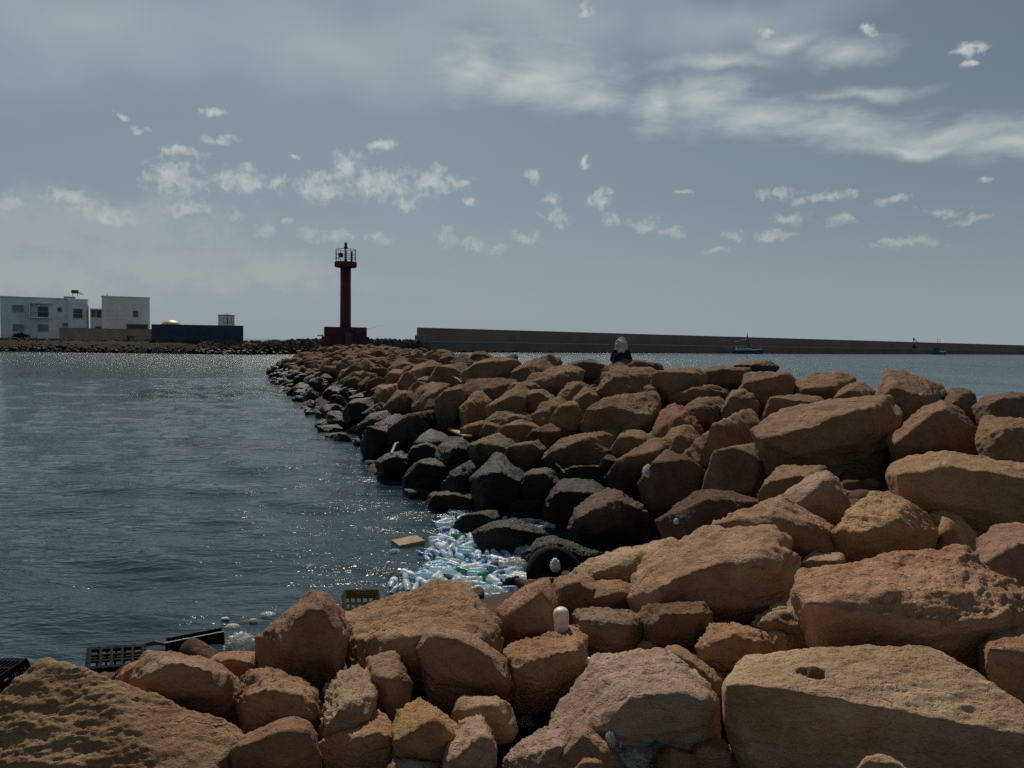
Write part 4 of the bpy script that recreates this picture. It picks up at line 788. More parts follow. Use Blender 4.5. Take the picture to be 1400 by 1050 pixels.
# ------------------------------------------------------------------ beacon at the end of the jetty
def beacon():
    Y = 80.0; s = lambda px, py: at(px, py, Y); bx = s(472.5, 400).x; zb = seat1(bx, Y)-0.3
    root = empty('harbour_beacon', (bx, Y, zb), R(12.5)); tag(root, 'tall dark red beacon tower with a railed gallery at the jetty end', 'beacon')
    z = lambda py: s(472, py).z-zb; w = lambda a, b: s(b, 400).x-s(a, 400).x
    W0_ = w(441, 503)
    MB().box((0.35, -W0_/2-.03, 1.0), (.8, .06, 1.9), bev=.02).build('door', IRON, root)
    W = w(444, 500); MB().box((0, 0, (z(460)+0)/2), (w(441, 503), w(441, 503), z(460)), bev=0.05).build('base', RED_PAINT, root)
    MB().box((0, 0, (z(447.5)+z(460))/2), (W, W, z(447.5)-z(460)), bev=0.06).build('plinth', RED_PAINT, root)
    r = w(465.3, 480)/2; MB().lathe([(r*1.03, z(447.5)), (r, z(440)), (r*.97, z(365.5))], 40).build('column', RED_PAINT, root, smooth=True)
    R2 = w(457.5, 487.5)/2; MB().lathe([(r, z(366.5)), (R2*.93, z(365.5)), (R2, z(363.8)), (R2, z(359.3)), (R2*.96, z(358.2))], 40).build('gallery', RED_PAINT, root)
    rr = w(460, 487)/2; h0, h1 = z(358.2), z(341.3)
    ra = empty('railing', (0, 0, 0)); ra.parent = root
    for k in range(10):
        a = 2*math.pi*k/10+.2; MB().rod((rr*math.cos(a), rr*math.sin(a), h0), (rr*math.cos(a), rr*math.sin(a), h1), .028, seg=6).build('post', DARKM, ra)
    for t in (1.0, .62, .3): MB().ring((0, 0, h0+(h1-h0)*t), rr, .025, 40, 6).build('rail', DARKM, ra)
    la = empty('lantern', (0, 0, h0)); la.parent = root
    MB().lathe([(.22, 0), (.1, .25), (.07, .3), (.07, 1.35)], 12).build('post', DARKM, la); MB().lathe([(.1, 1.35), (.2, 1.42), (.2, 1.55), (.13, 1.6), (.15, 1.85), (.2, 1.9), (.06, 2.02), (.02, 2.1)], 14).build('lamp', DARKM, la)
    MB().box((.62, .2, .55), (.16, .5, 1.1)).build('control_box', DARKM, root, (0, 0, h0))
    MB().box((-.5, -.1, .7), (.5, .06, .42)).build('solar_panel', GLASS, root, (0, 0, h0)); MB().rod((-.5, -.1, 0), (-.5, -.1, .5), .03, seg=6).build('panel_post', DARKM, root, (0, 0, h0))
    # worn white ledge block
    p = s(446, 459.5); o = MB().box((0, 0, 0), (.55, .4, .12), bev=.02).build('stone_slab', CONC_L, None, (p.x, Y-2.5, zb+z(460)+.065)); tag(o, 'small pale slab lying on the ledge of the red beacon base', 'slab')
beacon()
# ------------------------------------------------------------------ boats and crane by the breakwater
def hull_mesh(L, B, D, sheer=.6, n=14):
    V, m = [], 7
    for i in range(n+1):
        t = i/n; b = B/2*(min(1, (1-t)*2.6)**.6 if t > .6 else .92+.08*t)*(1 if t < .97 else .15); zt = D*(1+sheer*max(0, t-.35)**2*2.0); x = -L/2+L*t
        for j in range(m):
            a = j/(m-1)*2-1; V.append((x+(0 if abs(a) < .99 else .25*t), b*math.copysign(abs(a)**.6, a), -.5+(zt+.5)*abs(a)**2.2))
    F = [(i*m+j, (i+1)*m+j, (i+1)*m+j+1, i*m+j+1) for i in range(n) for j in range(m-1)]
    # deck
    F += [(i*m, i*m+m-1, (i+1)*m+m-1, (i+1)*m) for i in range(n)] + [tuple(range(m))] + [tuple(reversed(range(n*m, n*m+m)))]
    me = bpy.data.meshes.new('hull'); me.from_pydata(V, [], F); me.update(); return me
def boat(px, Y, L, yaw, label, big):
    p = at(px, 480, Y); root = empty('fishing_boat', (p.x, Y, 0), yaw); tag(root, label, 'boat', 'boats by the breakwater')
    link('hull', hull_mesh(L, L*.27, 1.5), HULLB, root)
    MB().box((-L*.18, 0, 2.5), (L*.26, L*.16, 2.2), bev=.08).build('wheelhouse', BOATW if big else HULLB, root); MB().box((-L*.18, 0, 3.7), (L*.3, L*.19, .16)).build('roof', HULLB, root)
    for k in range(3): MB().box((-L*.27+k*L*.09, -L*.081-.02, 2.9), (L*.06, .06, .6)).build('window', GLASS, root)
    MB().box((L*.06, 0, 1.95), (L*.16, L*.14, .9), bev=.05).build('deck_box', BOATW, root)
    if big:
        h = 9.8; MB().rod((-.2-1.2, 0, 1.4), (0, 0, h-1.5), .2, .14, 8).rod((1.3, 0, 1.4), (0, 0, h-1.5), .2, .14, 8).build('mast_frame', DARKM, root); MB().rod((0, 0, h-1.9), (0, 0, h), .12, .05, 8).build('mast_top', DARKM, root)
        MB().rod((-L*.4, 0, 5.2), (-.3, 0, 6.4), .1, .07, 6).build('boom', BOATW, root); MB().rod((-L*.42, 0, 1.5), (-L*.42, 0, 5.3), .09, seg=6).build('stern_post', DARKM, root)
    else:
        for x in (-L*.15, L*.02): MB().rod((x, 0, 1.5), (x, 0, 10.0 if x < 0 else 9.4), .14, .08, 6).build('mast', DARKM, root); MB().box((x, 0, 9.2), (.9, .1, .1)).build('crosstree', DARKM, root)
    MB().rod((L*.3, -L*.08, 2.1), (L*.48, 0, 2.9), .05, seg=6).rod((L*.3, L*.08, 2.1), (L*.48, 0, 2.9), .05, seg=6).build('bow_rail', DARKM, root)
boat(1021, 338, 15.0, R(8), 'blue and white trawler with a pointed A-frame mast against the breakwater', True)
boat(1284, 470, 11.0, R(20), 'small blue boat with two thin masts near the right end of the breakwater', False)
def crane():
    p = at(1264, 476, 480); root = empty('crane', (p.x, 493, 3.1), R(35)); tag(root, 'dull red crane with a slanting boom on the breakwater quay', 'crane')
    MB().box((0, 0, .7), (4.2, 2.6, .9), bev=.1).build('chassis', RED_PAINT, root); MB().box((-.6, 0, 2.0), (2.4, 2.2, 1.7), bev=.1).build('cab', RED_PAINT, root)
    for x in (-1.4, 0, 1.4):
        for y in (-1.3, 1.3): MB().rod((x, y-.2, .45), (x, y+.2, .45), .45, seg=14).build('wheel', DARKM, root)
    MB().rod((-.4, 0, 2.6), (-.4, 0, 6.2), .3, .22, 8).build('tower', RED_PAINT, root); MB().rod((-.6, 0, 7.2), (6.5, 0, 3.2), .3, .16, 8).build('boom', IRON, root)
    MB().rod((-.4, 0, 6.0), (-.4, 0, 6.6), .6, .5, 10).build('winch', DARKM, root)
crane()
# ------------------------------------------------------------------ finding what the view meets
bpy.context.view_layer.update()
DG = bpy.context.evaluated_depsgraph_get()
def cast(px, py):
    ok, loc, nrm, i, ob, _ = scn.ray_cast(DG, Vector((0, 0, CAM_H)), ray(px, py).normalized()); return loc, nrm, ob
def drop(x, y, z=6.0):
    ok, loc, nrm, i, ob, _ = scn.ray_cast(DG, Vector((x, y, z)), Vector((0, 0, -1))); return loc, nrm, ob
# the drill hole in the big slab
loc, nrm, ob = cast(1111, 920)
if ob == SLAB:
    me = SLAB.data; v = np.empty(len(me.vertices)*3, np.float32); me.vertices.foreach_get('co', v); v = v.reshape(-1, 3); c = np.array(loc)-np.array(SLAB.location); n = np.array(nrm)
    d = v-c; d = d-np.outer(d@n, n); r = np.linalg.norm(d, axis=1); near = np.linalg.norm(v-c, axis=1) < .2
    a = np.clip((0.060-r)/0.010, 0, 1); v -= (a*near)[:, None]*np.array([0, -.35, 1])*.17; me.vertices.foreach_set('co', v.ravel()); me.update()
# ------------------------------------------------------------------ people
def limbs(chains, vox=0.012):
    m = MB()
    for ch in chains:
        for (a, ra), (b, rb) in zip(ch, ch[1:]): m.rod(a, b, ra, rb, 12)
        for (a, ra) in ch:
            r = bmesh.ops.create_icosphere(m.bm, subdivisions=2, radius=ra)['verts']; bmesh.ops.translate(m.bm, vec=a, verts=r)
    o = m.build('tmp', None); md = o.modifiers.new('r', 'REMESH'); md.mode = 'VOXEL'; md.voxel_size = vox; md.use_smooth_shade = True
    s = o.modifiers.new('s', 'SMOOTH'); s.factor = .5; s.iterations = 3
    bpy.context.view_layer.update(); e = o.evaluated_get(bpy.context.evaluated_depsgraph_get()); me = bpy.data.meshes.new_from_object(e)
    bpy.data.objects.remove(o); me.polygons.foreach_set('use_smooth', np.ones(len(me.polygons), bool)); return me
def hand(w, d, side, curl=.5):
    w, d = Vector(w), Vector(d).normalized(); up = Vector((0, 0, 1)); s = d.cross(up).normalized()*side; dn = -d.cross(s).normalized(); dn = dn if dn.z < 0 else -dn
    out = [[(w, .027), (w+d*.05, .032), (w+d*.085, .03)]]
    for k, (o, L) in enumerate(((-.033, .07), (-.011, .08), (.011, .075), (.033, .058))):
        b = w+d*.085+s*o; m_ = b+d*L*.5+dn*L*.12; out.append([(b, .0095), (m_, .009), (m_+d*L*.4*(1-curl)+dn*L*.5*curl, .008)])
    b = w+d*.03-s*.03; out.append([(b, .012), (b+d*.035-s*.022, .011), (b+d*.062-s*.02+dn*.01, .009)]); return out
def head_mesh(c, f):               # skull, jaw, nose, ears and brow as one surface
    c, f = Vector(c), Vector(f).normalized(); s = f.cross(Vector((0, 0, 1))).normalized(); z = Vector((0, 0, 1))
    return [[(c+z*.02-f*.015, .092), (c+f*.01-z*.03, .08), (c+f*.045-z*.085, .042)], [(c+f*.085-z*.005, .012), (c+f*.108-z*.035, .014)], [(c+f*.075-s*.03+z*.02, .018), (c+f*.075+s*.03+z*.02, .018)],
            [(c+f*.078-z*.07-s*.02, .011), (c+f*.078-z*.07+s*.02, .011)], [(c+s*.088-z*.01, .012), (c+s*.092-z*.045, .010)], [(c-s*.088-z*.01, .012), (c-s*.092-z*.045, .010)]]
def seated():
    loc, nrm, ob = cast(849, 495); d = loc.y+.40; g = Vector((0, 0, at(849, 489, d).z-.34))
    root = empty('person', (at(849, 495, d).x, d, g.z), R(-8)); tag(root, 'person in dark clothes and a pale head wrap sitting on the jetty crest', 'person')
    body = [[((0, 0, .12), .15), ((0, .03, .32), .145), ((0, .06, .50), .15), ((0, .09, .60), .06), ((0, .11, .68), .055)], [((-.17, .06, .54), .06), ((.17, .06, .54), .06)]]+head_mesh((0, .12, .78), (.1, 1, -.15))
    for q in (-1, 1):
        body += [[((q*.10, .02, .10), .10), ((q*.15, .42, .24), .075), ((q*.14, .50, -.16), .05), ((q*.14, .62, -.2), .04)], [((q*.17, .06, .52), .055), ((q*.25, .12, .28), .045), ((q*.17, .34, .27), .034)]]+hand((q*.16, .36, .27), (-q*.35, .9, -.1), q)
    link('body', limbs(body), SKIN, root)
    coat = [[((0, -.04, .0), .25), ((-.01, -.02, .16), .225), ((0, .02, .32), .185), ((.01, .07, .48), .15), ((.02, .10, .57), .10)], [((-.14, .07, .50), .085), ((.16, .08, .52), .08)]]
    for q in (-1, 1): coat += [[((q*.17, .07, .51), .09), ((q*.255, .12, .28), .08), ((q*.18, .32, .27), .06)]]
    coat += [[((-.12, -.03, .12), .17), ((-.25, .0, .0), .15), ((-.38, .05, -.12), .10)], [((.1, 0, .04), .17), ((.2, .06, .0), .11)]]
    for k in range(5): coat += [[((-.16+k*.08, -.12, .46-.02*abs(k-2)), .05), ((-.2+k*.1, -.2, .2), .055), ((-.24+k*.12, -.24, -.04), .06)]]
    link('coat', limbs(coat, .016), NAVY, root)
    tr = []
    for q in (-1, 1): tr += [[((q*.10, .02, .08), .13), ((q*.15, .42, .24), .095), ((q*.14, .50, -.14), .07)]]
    link('trousers', limbs(tr, .016), NAVY, root)
    link('head_wrap', limbs([[((.02, .10, .83), .11), ((.01, .08, .78), .135), ((0, .06, .70), .135), ((.01, .03, .60), .12), ((0, -.04, .50), .09)], [((-.07, .08, .86), .05), ((.0, .07, .91), .045), ((.07, .09, .88), .045)], [((-.11, .05, .80), .055), ((-.13, .04, .70), .06), ((-.12, .05, .58), .07)], [((.12, .06, .78), .05), ((.13, .06, .66), .06), ((.11, .07, .56), .06)], [((-.10, -.03, .84), .03), ((.02, -.08, .78), .035), ((.12, -.04, .72), .03)], [((-.12, -.03, .74), .03), ((0, -.09, .68), .035), ((.10, -.05, .62), .03)]], .012), GREYC, root)
seated()
def angler():
    d = 76.6; p = at(483.5, 470, d); gz = at(483.5, 471.5, d).z; g = at(483.5, 471.5, d); root = empty('person', (g.x, d, gz), R(40)); tag(root, 'person in blue trousers fishing beside the red beacon', 'person')
    body = [[((0, 0, .95), .14), ((0, .01, 1.18), .13), ((0, 0, 1.38), .15), ((0, 0, 1.48), .06), ((0, .02, 1.54), .055)], [((-.17, 0, 1.40), .06), ((.17, 0, 1.40), .06)]]+head_mesh((0, .03, 1.63), (0, 1, -.1))
    for q in (-1, 1): body += [[((q*.09, 0, .92), .095), ((q*.13, .04, .50), .065), ((q*.15, 0, .10), .042), ((q*.16, .14, .04), .04)]]
    body += [[((-.19, 0, 1.40), .055), ((-.26, .05, 1.13), .045), ((-.10, .30, 1.12), .034)]]+hand((-.09, .32, 1.12), (.4, .9, .1), -1)
    body += [[((.19, 0, 1.40), .055), ((.27, .06, 1.13), .045), ((.12, .34, 1.18), .034)]]+hand((.11, .36, 1.18), (-.3, .9, .1), 1)
    link('body', limbs(body), SKIN, root)
    j = [[((0, 0, .92), .17), ((0, .01, 1.18), .16), ((0, 0, 1.38), .17), ((0, 0, 1.46), .08)], [((-.17, 0, 1.40), .08), ((.17, 0, 1.40), .08)], [((-.19, 0, 1.40), .075), ((-.26, .05, 1.13), .06), ((-.13, .26, 1.12), .05)], [((.19, 0, 1.40), .075), ((.27, .06, 1.13), .06), ((.15, .29, 1.17), .05)]]
    link('jacket', limbs(j, .016), DARKC, root)
    t = []
    for q in (-1, 1): t += [[((q*.09, 0, .92), .13), ((q*.13, .04, .50), .09), ((q*.15, 0, .10), .075)]]
    link('trousers', limbs(t, .016), JEANS, root); link('cap', limbs([[((0, .01, 1.69), .10), ((0, .0, 1.66), .105)], [((0, .1, 1.68), .05), ((0, .15, 1.67), .04)]], .012), HAIR, root)
    M = Matrix.Translation(root.location) @ Euler((0, 0, R(40))).to_matrix().to_4x4(); a = M @ Vector((.0, .40, 1.17)); b = at(524, 444.5, 75.5); dr = (b-a).normalized()
    r = empty('fishing_rod', a); tag(r, 'thin fishing rod held out over the water beside the red beacon', 'fishing rod'); L = (b-a).length
    MB().rod(-dr*.3, dr*.35, .017, .015, 8).build('handle', DARKM, r); MB().rod(dr*.35, dr*L, .013, .006, 6).build('blank', DARKM, r); q = dr.orthogonal().normalized()*.05; MB().rod(dr*.15-q, dr*.15+q, .035, seg=10).build('reel', IRON, r)
angler()
# ------------------------------------------------------------------ floating bottles
def bottle_mesh(L, r, seed, seg=14, crush=.0):
    rs = np.random.RandomState(seed); V = []
    prof = [(0, .35), (.01, .85), (.04, 1.0), (.16, 1), (.19, .92), (.22, 1), (.33, 1), (.36, .93), (.39, 1), (.52, 1), (.55, .92), (.58, 1), (.68, .98), (.78, .72), (.86, .42), (.90, .34), (.955, .34)]
    for t, q in prof:
        for k in range(seg):
            a = 2*math.pi*k/seg; V.append((t*L-L/2, q*r*math.cos(a), q*r*math.sin(a)))
    V = np.array(V)
    if crush: V[:, 1:] *= (1+crush*fbm(np.c_[V[:, 0]*9+seed, V[:, 1:]*14], 2))[:, None]; V[:, 2] *= 1-.25*crush
    n = len(prof); F = [(i*seg+k, i*seg+(k+1) % seg, (i+1)*seg+(k+1) % seg, (i+1)*seg+k) for i in range(n-1) for k in range(seg)]
    me = bpy.data.meshes.new('bottle_body'); me.from_pydata([tuple(v) for v in V], [], F+[tuple(reversed(range(seg))), tuple(range((n-1)*seg, n*seg))]); me.update()
    me.polygons.foreach_set('use_smooth', np.ones(len(me.polygons), bool)); return me
BP = []
for k, (L, r, m, cr) in enumerate([(.36, .050, PET[0], .15), (.35, .049, PET[1], .35), (.26, .037, PET[1], .2), (.27, .038, PET[0], .5), (.36, .052, PET[2], .3), (.30, .042, PETG, .1), (.24, .036, PETB, .2)]):
    b = bottle_mesh(L, r, k, crush=cr); b.materials.append(m)
    c = MB().lathe([(r*.40, L*.455), (r*.40, L*.50), (r*.34, L*.51)], 12, Euler((0, R(90), 0)).to_matrix().to_4x4()).mesh('cap'); c.materials.append([CAPB, CAPW][k % 2])
    lb = MB().lathe([(r*1.012, -L*.12), (r*1.015, -L*.115), (r*1.015, L*.10), (r*1.012, L*.105)], 14, Euler((0, R(90), 0)).to_matrix().to_4x4()).mesh('label_band'); lb.materials.append([LABELB, LABELM][k % 2]); BP.append((b, c, lb, L, r))
NB = [0]
def put_bottle(x, y, z, kind, yaw, roll, pitch, label, lab=False):
    b, c, lb, L, r = BP[kind]; root = bpy.data.objects.new('plastic_bottle', None); col.objects.link(root); root.location = (x, y, z); root.rotation_euler = (roll, pitch, yaw); root.empty_display_size = .1
    tag(root, label, 'bottle', 'plastic bottles floating in the cove'); NB[0] += 1
    for nm, me in (('body', b), ('cap', c))+((('label_band', lb),) if lab else ()):
        o = bpy.data.objects.new(nm, me); col.objects.link(o); o.parent = root
def inside(p, poly):
    x, y = p; c = False
    for (a, b), (d, e) in zip(poly, poly[1:]+poly[:1]):
        if (b > y) != (e > y) and x < (d-a)*(y-b)/(e-b)+a: c = not c
    return c
rb = np.random.RandomState(8); placed = []
def raft(poly, n, ang, spread, label, kinds=(0, 1, 2, 3, 4), zmax=.05, sep=.072, z0=.012):
    w = [tuple(on_z(a, b, .02)[:2]) for a, b in poly]; xs = [q[0] for q in w]; ys = [q[1] for q in w]; tries = 0; done = 0
    while done < n and tries < n*60:
        tries += 1; x, y = rb.uniform(min(xs), max(xs)), rb.uniform(min(ys), max(ys))
        if not inside((x, y), w): continue
        k = kinds[rb.randint(len(kinds))]; yaw = R(ang)+rb.normal()*R(spread)+(math.pi if rb.rand() < .5 else 0); L = BP[k][3]*.36; u = np.array([math.cos(yaw), math.sin(yaw)])
        pts = np.array([x, y])+np.outer([-1, 0, 1], u)*L
        if placed and min(np.linalg.norm(np.concatenate(placed)[:, None]-pts[None], axis=2).min(), 9) < sep: continue
        placed.append(pts); done += 1
        lb_ = rb.rand() < .3
        put_bottle(x, y, z0+rb.uniform(0, zmax), k, yaw, rb.uniform(0, 6.28), rb.normal()*.09, ['large clear', 'large bluish', 'small bluish', 'small dented clear', 'large frosted'][k]+(' bottle with a '+['blue', 'paper'][k % 2]+' band ' if lb_ else ' plastic bottle ')+label, lb_)
raft([(578,768),(590,748),(602,732),(625,727),(655,737),(688,752),(720,762),(724,778),(700,780),(660,772),(620,772)], 85, -62, 30, 'packed in the upper raft')
raft([(575,790),(590,772),(640,772),(722,780),(724,800),(705,818),(690,836),(655,832),(640,808),(600,806)], 62, 12, 45, 'packed in the lower raft')
raft([(534,812),(536,800),(560,785),(580,782),(600,800),(570,808)], 18, -70, 35, 'adrift at the outer corner of the raft', sep=.085)
raft([(604,726),(608,708),(628,694),(655,690),(690,690),(680,698),(640,704),(622,716)], 26, 20, 35, 'beside the long black rock')
raft([(690,712),(695,702),(720,700),(750,712),(770,722),(745,728),(715,716)], 18, 0, 40, 'behind the rounded black rock')
raft([(812,762),(818,750),(850,746),(868,748),(840,756)], 9, 25, 25, 'in the pocket behind the sunlit slab', (1, 2))
placed = []
raft([(590,766),(602,742),(640,736),(690,756),(715,770),(690,776),(640,768)], 26, -50, 40, 'lying on top of the upper raft', zmax=.03, sep=.11, z0=.075)
raft([(590,795),(600,778),(700,782),(712,800),(685,826),(655,822),(640,802)], 24, 10, 50, 'lying on top of the lower raft', zmax=.03, sep=.11, z0=.075)
for px, py, k, yw, lb in ((628,735,5,20,'green plastic bottle at the upper tip of the raft'),(636,784,5,-30,'green plastic bottle in the middle of the lower raft'),(661,788,5,70,'green plastic bottle nearest the drinks bottle in the raft'),(612,727,6,60,'blue plastic bottle at the outer tip of the raft'),(582,762,6,-20,'bluish-purple plastic bottle at the left of the raft')):
    p = on_z(px, py, .05); put_bottle(p.x, p.y, .085, k, R(yw), .4, .1, lb)
p = on_z(680, 775, .08); r = empty('drinks_bottle', (p.x, p.y, .11), rot=(0, R(-20), R(-35))); tag(r, 'large bottle with a dark wide label lying on the raft', 'bottle')
link('body', bottle_mesh(.36, .065, 31, 18), PET[2], r).data.materials.clear(); r.children[0].data.materials.append(PET[2]); MB().lathe([(.0662, -.09), (.067, -.085), (.067, .06), (.0662, .065)], 18, Euler((0, R(90), 0)).to_matrix().to_4x4()).build('label_band', IRON, r)
# tyre half sunk beside the peaked rock
p = on_z(757, 797, 0.0); t = MB().ring((0, 0, 0), .30, .11, 36, 12).build('tyre', BLACKP, None, (p.x, p.y-.12, .16), True); t.rotation_euler = (R(58), R(6), R(12)); tag(t, 'old black tyre leaning in the water at the right of the raft', 'tyre')
bpy.context.view_layer.update(); DG = bpy.context.evaluated_depsgraph_get()
# plastic bags and film: crumpled hollow lumps
def crumple(name, px, py, w, h, mat_, label, cat, Y=None, amp=.5, seed=1, z=None, flat=.6):
    if Y is None:
        loc, _, _ = cast(px, py); Y = loc.y
    p = at(px, py, Y); 
    if z is not None: p = on_z(px, py, z); Y = p.y
    s = Y/FPX; V, F = ico(5); rs = np.random.RandomState(seed); q = V*np.array([w*s/2, max(w, h)*s*.35, h*s/2]); m = min(w, h)*s
    n = fbm(V*2.2+rs.uniform(0, 30, 3), 4, True); q = q*(1+1.7*amp*n+0.5*amp*fbm(V*5.5+rs.uniform(0, 30, 3), 3, True))[:, None]; q[:, 2] *= np.where(q[:, 2] < 0, flat, 1)
    o = link(name, np_mesh(name, q, F), mat_, None, p, True); tag(o, label, cat); return o
crumple('plastic_bag', 716, 757, 22, 20, PET[1], 'puffed pale blue plastic bag on the raft against the peaked dark rock', 'bag', z=.08, seed=4)
crumple('plastic_bag', 672, 814, 24, 24, FILM, 'knotted clear plastic bag with a bright patch at the foot of the raft', 'bag', z=.06, seed=6)
crumple('plastic_bag', 702, 772, 34, 16, FILM, 'torn clear plastic sheet at the right side of the raft', 'bag', z=.08, seed=9)
crumple('plastic_bag', 600, 775, 40, 14, PET[1], 'flat blue-grey plastic sack lying among the bottles', 'bag', z=.05, seed=12, amp=.3)
crumple('rubbish_bag', 704, 804, 34, 28, BLACKP, 'shiny black rubbish bag at the right foot of the raft', 'bag', z=.05, seed=15, amp=.35)
crumple('plastic_bag', 330, 882, 34, 26, FILM, 'clear plastic wrap caught on the shore beside the black tray', 'bag', z=.12, seed=18, amp=.7)
crumple('plastic_bag', 292, 887, 44, 12, PET[0], 'clear ribbed packaging lying in front of the black tray', 'bag', z=.1, seed=19, amp=.5)
crumple('plastic_bag', 886, 646, 13, 18, FILM, 'small white plastic bag snagged between dark jetty boulders', 'bag', seed=22, amp=.6)
crumple('plastic_bag', 856, 1036, 56, 36, FILM, 'crumpled clear bag between the foreground boulders at the bottom edge', 'bag', seed=25, amp=.7)
crumple('plastic_bag', 834, 1014, 12, 26, FILM, 'twisted strip of clear film standing beside the bottom-edge bag', 'bag', seed=26, amp=.5)
crumple('paper', 926, 714, 9, 9, FOAMW, 'white scrap stuck on a dark boulder above the cove', 'scrap', seed=28, amp=.5)
crumple('paper', 1000, 1046, 50, 16, FOAMW, 'crumpled white paper under the small light rock at the bottom edge', 'paper', seed=29, amp=.6)
crumple('paper', 802, 904, 15, 9, FOAMW, 'white scrap of paper beside the big sloping slab', 'scrap', seed=30, amp=.5)
crumple('cloth', 759, 775, 12, 20, FOAMW, 'white rag hanging over the black tyre', 'cloth', Y=t.location.y-.16, seed=34, amp=.45)
crumple('net', 895, 1018, 10, 22, TEAL, 'scrap of teal netting beside the bottom-edge bag', 'net', seed=35, amp=.6)
loc, n_, _ = cast(720, 985); ob = hero([(704,992),(706,966),(722,962),(736,966),(737,982),(730,999),(708,998)], None, 'tan', 'square white foam block in the hollow right of the pale flat-faced block', d=loc.y-.02, chips=3, rough=.4, name='foam_block', mat_=FOAMW, level=5, cat='foam block')
# ------------------------------------------------------------------ crates, tray, board, tub, sticks
def crate(loc, rot, size, m, label, cat='crate'):
    L, W, Hh = size; root = empty('plastic_crate', loc, rot=rot); tag(root, label, cat); t = .022
    for i in range(6): MB().box((-L/2+t+i*(L-2*t)/5, 0, t/2), (t, W, t)).build('floor_slat', m, root)
    for j in range(4): MB().box((0, -W/2+t+j*(W-2*t)/3, t/2+.004), (L, t, t)).build('floor_slat', m, root)
    for sy in (-1, 1):
        for zz, hh in ((.03, .05), (Hh*.5, .03), (Hh-.03, .055)): MB().box((0, sy*W/2, zz), (L, .016, hh)).build('wall_slat', m, root)
        for i in range(7): MB().box((-L/2+.02+i*(L-.04)/6, sy*W/2, Hh/2), (.022, .012, Hh)).build('wall_slat', m, root)
    for sx in (-1, 1):
        for zz, hh in ((.03, .05), (Hh*.5, .03), (Hh-.03, .055)): MB().box((sx*L/2, 0, zz), (.016, W, hh)).build('wall_slat', m, root)
        for i in range(5): MB().box((sx*L/2, -W/2+.02+i*(W-.04)/4, Hh/2), (.012, .022, Hh)).build('wall_slat', m, root)
p = on_z(160, 916, .22); crate((p.x, p.y, .36), (R(180+10), R(6), R(28)), (.50, .36, .26), BLACKP, 'black lattice crate lying upside down at the water edge')
p = on_z(8, 932, .2); crate((p.x-.1, p.y, .30), (R(200), R(-14), R(-35)), (.50, .36, .26), BLACKP, 'black lattice crate at the left picture edge')
p = on_z(490, 826, .15); crate((p.x, p.y+.05, .10), (R(48), R(6), R(24)), (.42, .28, .18), YELLOWP, 'yellow lattice crate tipped on its side behind the tall pointed boulder')
p = on_z(268, 884, .1); root = empty('fish_tray', (p.x, p.y, .05), rot=(R(-12), R(-4), R(24))); tag(root, 'long black tray floating at the shore below the blue container', 'tray')
MB().box((0, 0, .01), (.54, .30, .02)).build('floor', BLACKP, root)
for sy in (-1, 1): MB().box((0, sy*.155, .085), (.57, .016, .17), Euler((R(-sy*8), 0, 0)).to_matrix()).build('side', BLACKP, root)
for sx in (-1, 1): MB().box((sx*.28, 0, .085), (.016, .30, .165)).build('end', BLACKP, root)
MB().box((0, -.172, .172), (.58, .014, .008)).build('rim', CAPW, root)
p = on_z(287, 872, .12); o = MB().box((0, 0, 0), (.30, .2, .035), bev=.012).build('food_container', PETB, None, (p.x, p.y, .12)); o.rotation_euler = (R(-20), R(-8), R(24)); tag(o, 'bright blue plastic container on the black tray', 'container')
p = on_z(207, 884, .02); root = empty('driftwood', (p.x, p.y, .02)); tag(root, 'dark branch floating behind the overturned black crate', 'driftwood'); MB().rod((-.16, 0, 0), (.02, .02, .04), .02, .03, 8).rod((.02, .02, .04), (.2, .05, .0), .03, .012, 8).build('branch', IRON, root)
p = on_z(558, 743, .04); o = MB().box((0, 0, 0), (.46, .34, .10), bev=.012).build('board', WOOD, None, (p.x, p.y, .05)); o.rotation_euler = (R(3), R(-4), R(32)); tag(o, 'thick brown board floating at the left edge of the raft', 'board')
p = on_z(568, 756, .01); o = MB().lathe([(.065, 0), (.08, .008), (.085, .03), (.07, .036), (.066, .024)], 24).build('lid', FOAMW, None, (p.x, p.y, .005), True); tag(o, 'round white lid floating beside the brown board', 'lid')
crumple('plastic_bag', 540, 757, 14, 11, PET[1], 'small teal-blue bag floating below the brown board', 'bag', z=.02, seed=40)
for px, py, w, h, lb in ((308,846,10,4,'oval white float drifting off the shore'),(346,848,10,4,'pale flake floating off the tall pointed boulder'),(366,840,18,5,'pinkish scrap floating left of the tall pointed boulder'),(318,857,18,7,'bluish scrap of film floating above the clear wrap')):
    crumple('float' if 'float ' in lb else 'scrap', px, py, w, h, FOAMW if 'white' in lb else FILM, lb, 'scrap', z=.015, seed=px, amp=.4)
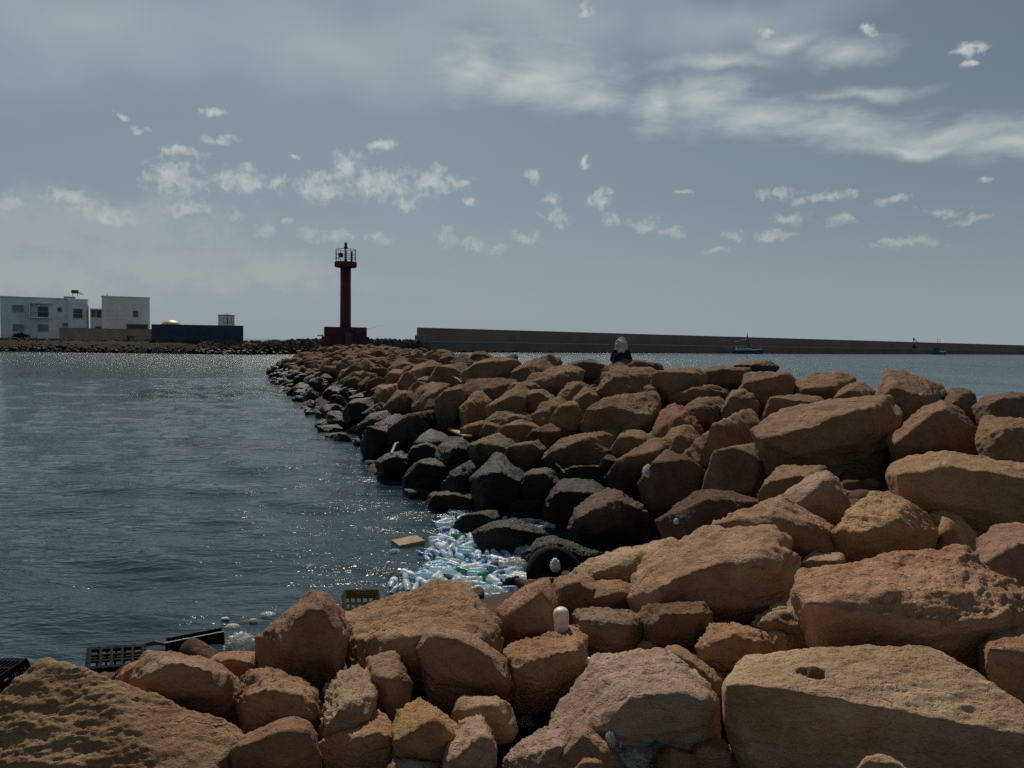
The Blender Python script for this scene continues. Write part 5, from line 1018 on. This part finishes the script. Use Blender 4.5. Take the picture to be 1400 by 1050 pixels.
# scum of twigs and cork by the board: uncountable
m = MB(); rt = np.random.RandomState(9)
for _ in range(260):
    p = on_z(rt.uniform(524, 575)+rt.normal()*4, rt.uniform(764, 784)+rt.normal()*2, .01); a = rt.uniform(0, 6.28); L = rt.uniform(.01, .05); d = Vector((math.cos(a), math.sin(a), .1))*L; m.rod(p-d, p+d, .007, .005, 5)
tag(m.build('debris', STICKM), 'scum of pale twigs and cork floating left of the raft', 'debris', kind='stuff')
def stick(p0, p1, r, label, m_=None, lift=.03, flat=False):
    a, _, _ = cast(*p0); b, _, _ = cast(*p1); a = a+Vector((0, -.02, lift)); b = b+Vector((0, -.02, lift)); root = empty('driftwood', a); tag(root, label, 'driftwood'); d = b-a; mid = d*.5+Vector((0, 0, d.length*.04))
    if d.length > 4: root.location = a; d = d.normalized()*1.2; mid = d*.5
    if flat: MB().box(d/2, (d.length, .2, .05), d.to_track_quat('X', 'Z').to_matrix(), .01).build('plank', m_ or STICKM, root)
    else: MB().rod((0, 0, 0), mid, r, r*.9, 8).rod(mid, d, r*.9, r*.6, 8).build('stick', m_ or STICKM, root)
stick((619,516), (631,524), .04, 'pale stick lying across the boulders of the upper jetty')
stick((535,622), (546,606), .035, 'upright pale stick at the jetty waterline')
stick((542,623), (557,636), .03, 'pale stick slanting down to the water on the jetty side')
stick((617,590), (640,600), .05, 'broad pale plank wedged among the jetty boulders', WOOD, .06, True)
stick((478,538), (487,536), .05, 'short white plank on the far jetty slope', CONC_L, .08, True)
stick((760,636), (772,648), .02, 'thin pale stick above the cove in front of shaded boulders')
# white plastic bottle on the lumpy rock
loc, _, _ = cast(768, 868); g, _, _ = drop(at(768, 862, loc.y+.12).x, loc.y+.12); s = (loc.y+.12)/FPX
root = empty('plastic_tub', (g.x, g.y, g.z-.012), rot=(R(4), R(-3), 0)); tag(root, 'upright white plastic bottle standing on the lumpy ochre rock', 'bottle'); r = 11*s; hh = 37*s
MB().lathe([(r*.8, 0), (r*.92, hh*.04), (r*.95, hh*.42), (r*.90, hh*.48)], 24).build('body', CREAMP, root, smooth=True); MB().lathe([(r*.96, hh*.48), (r, hh*.52), (r, hh*.78), (r*.86, hh*.92), (r*.5, hh), (r*.1, hh*1.01)], 24).build('cap', CREAMP, root, smooth=True)
# wire sticking up from the bag, sprig beside the yellowish rock
loc, _, _ = cast(848, 1016); root = empty('wire', loc); tag(root, 'thin curved white wire rising beside the bottom-edge bag', 'wire'); s = loc.y/FPX; pts = [Vector((k*s, 0, z*s)) for k, z in ((0, -6), (1, 8), (4, 20), (9, 28), (15, 32))]; m = MB()
for a, b in zip(pts, pts[1:]): m.rod(a, b, .0028, seg=6)
m.build('strand', CAPW, root)
loc, _, _ = cast(1285, 740); root = empty('plant', loc); tag(root, 'small green sprig growing beside the yellowish rock', 'plant'); rl = np.random.RandomState(2)
for k in range(9):
    a = rl.uniform(-1.2, 1.2); L = rl.uniform(.05, .12); q = Vector((math.sin(a)*L, -.02, math.cos(a)*L)); w = Vector((q.z, 0, -q.x)).normalized()*.008
    me = bpy.data.meshes.new('leaf'); me.from_pydata([(0, 0, 0), tuple(q*.5+w), tuple(q+Vector((.02, 0, -.02))), tuple(q*.5-w), tuple(q*.5+Vector((0, -.006, 0)))], [], [(0, 1, 4), (1, 2, 4), (2, 3, 4), (3, 0, 4)]); link('leaf', me, GREENL, root)
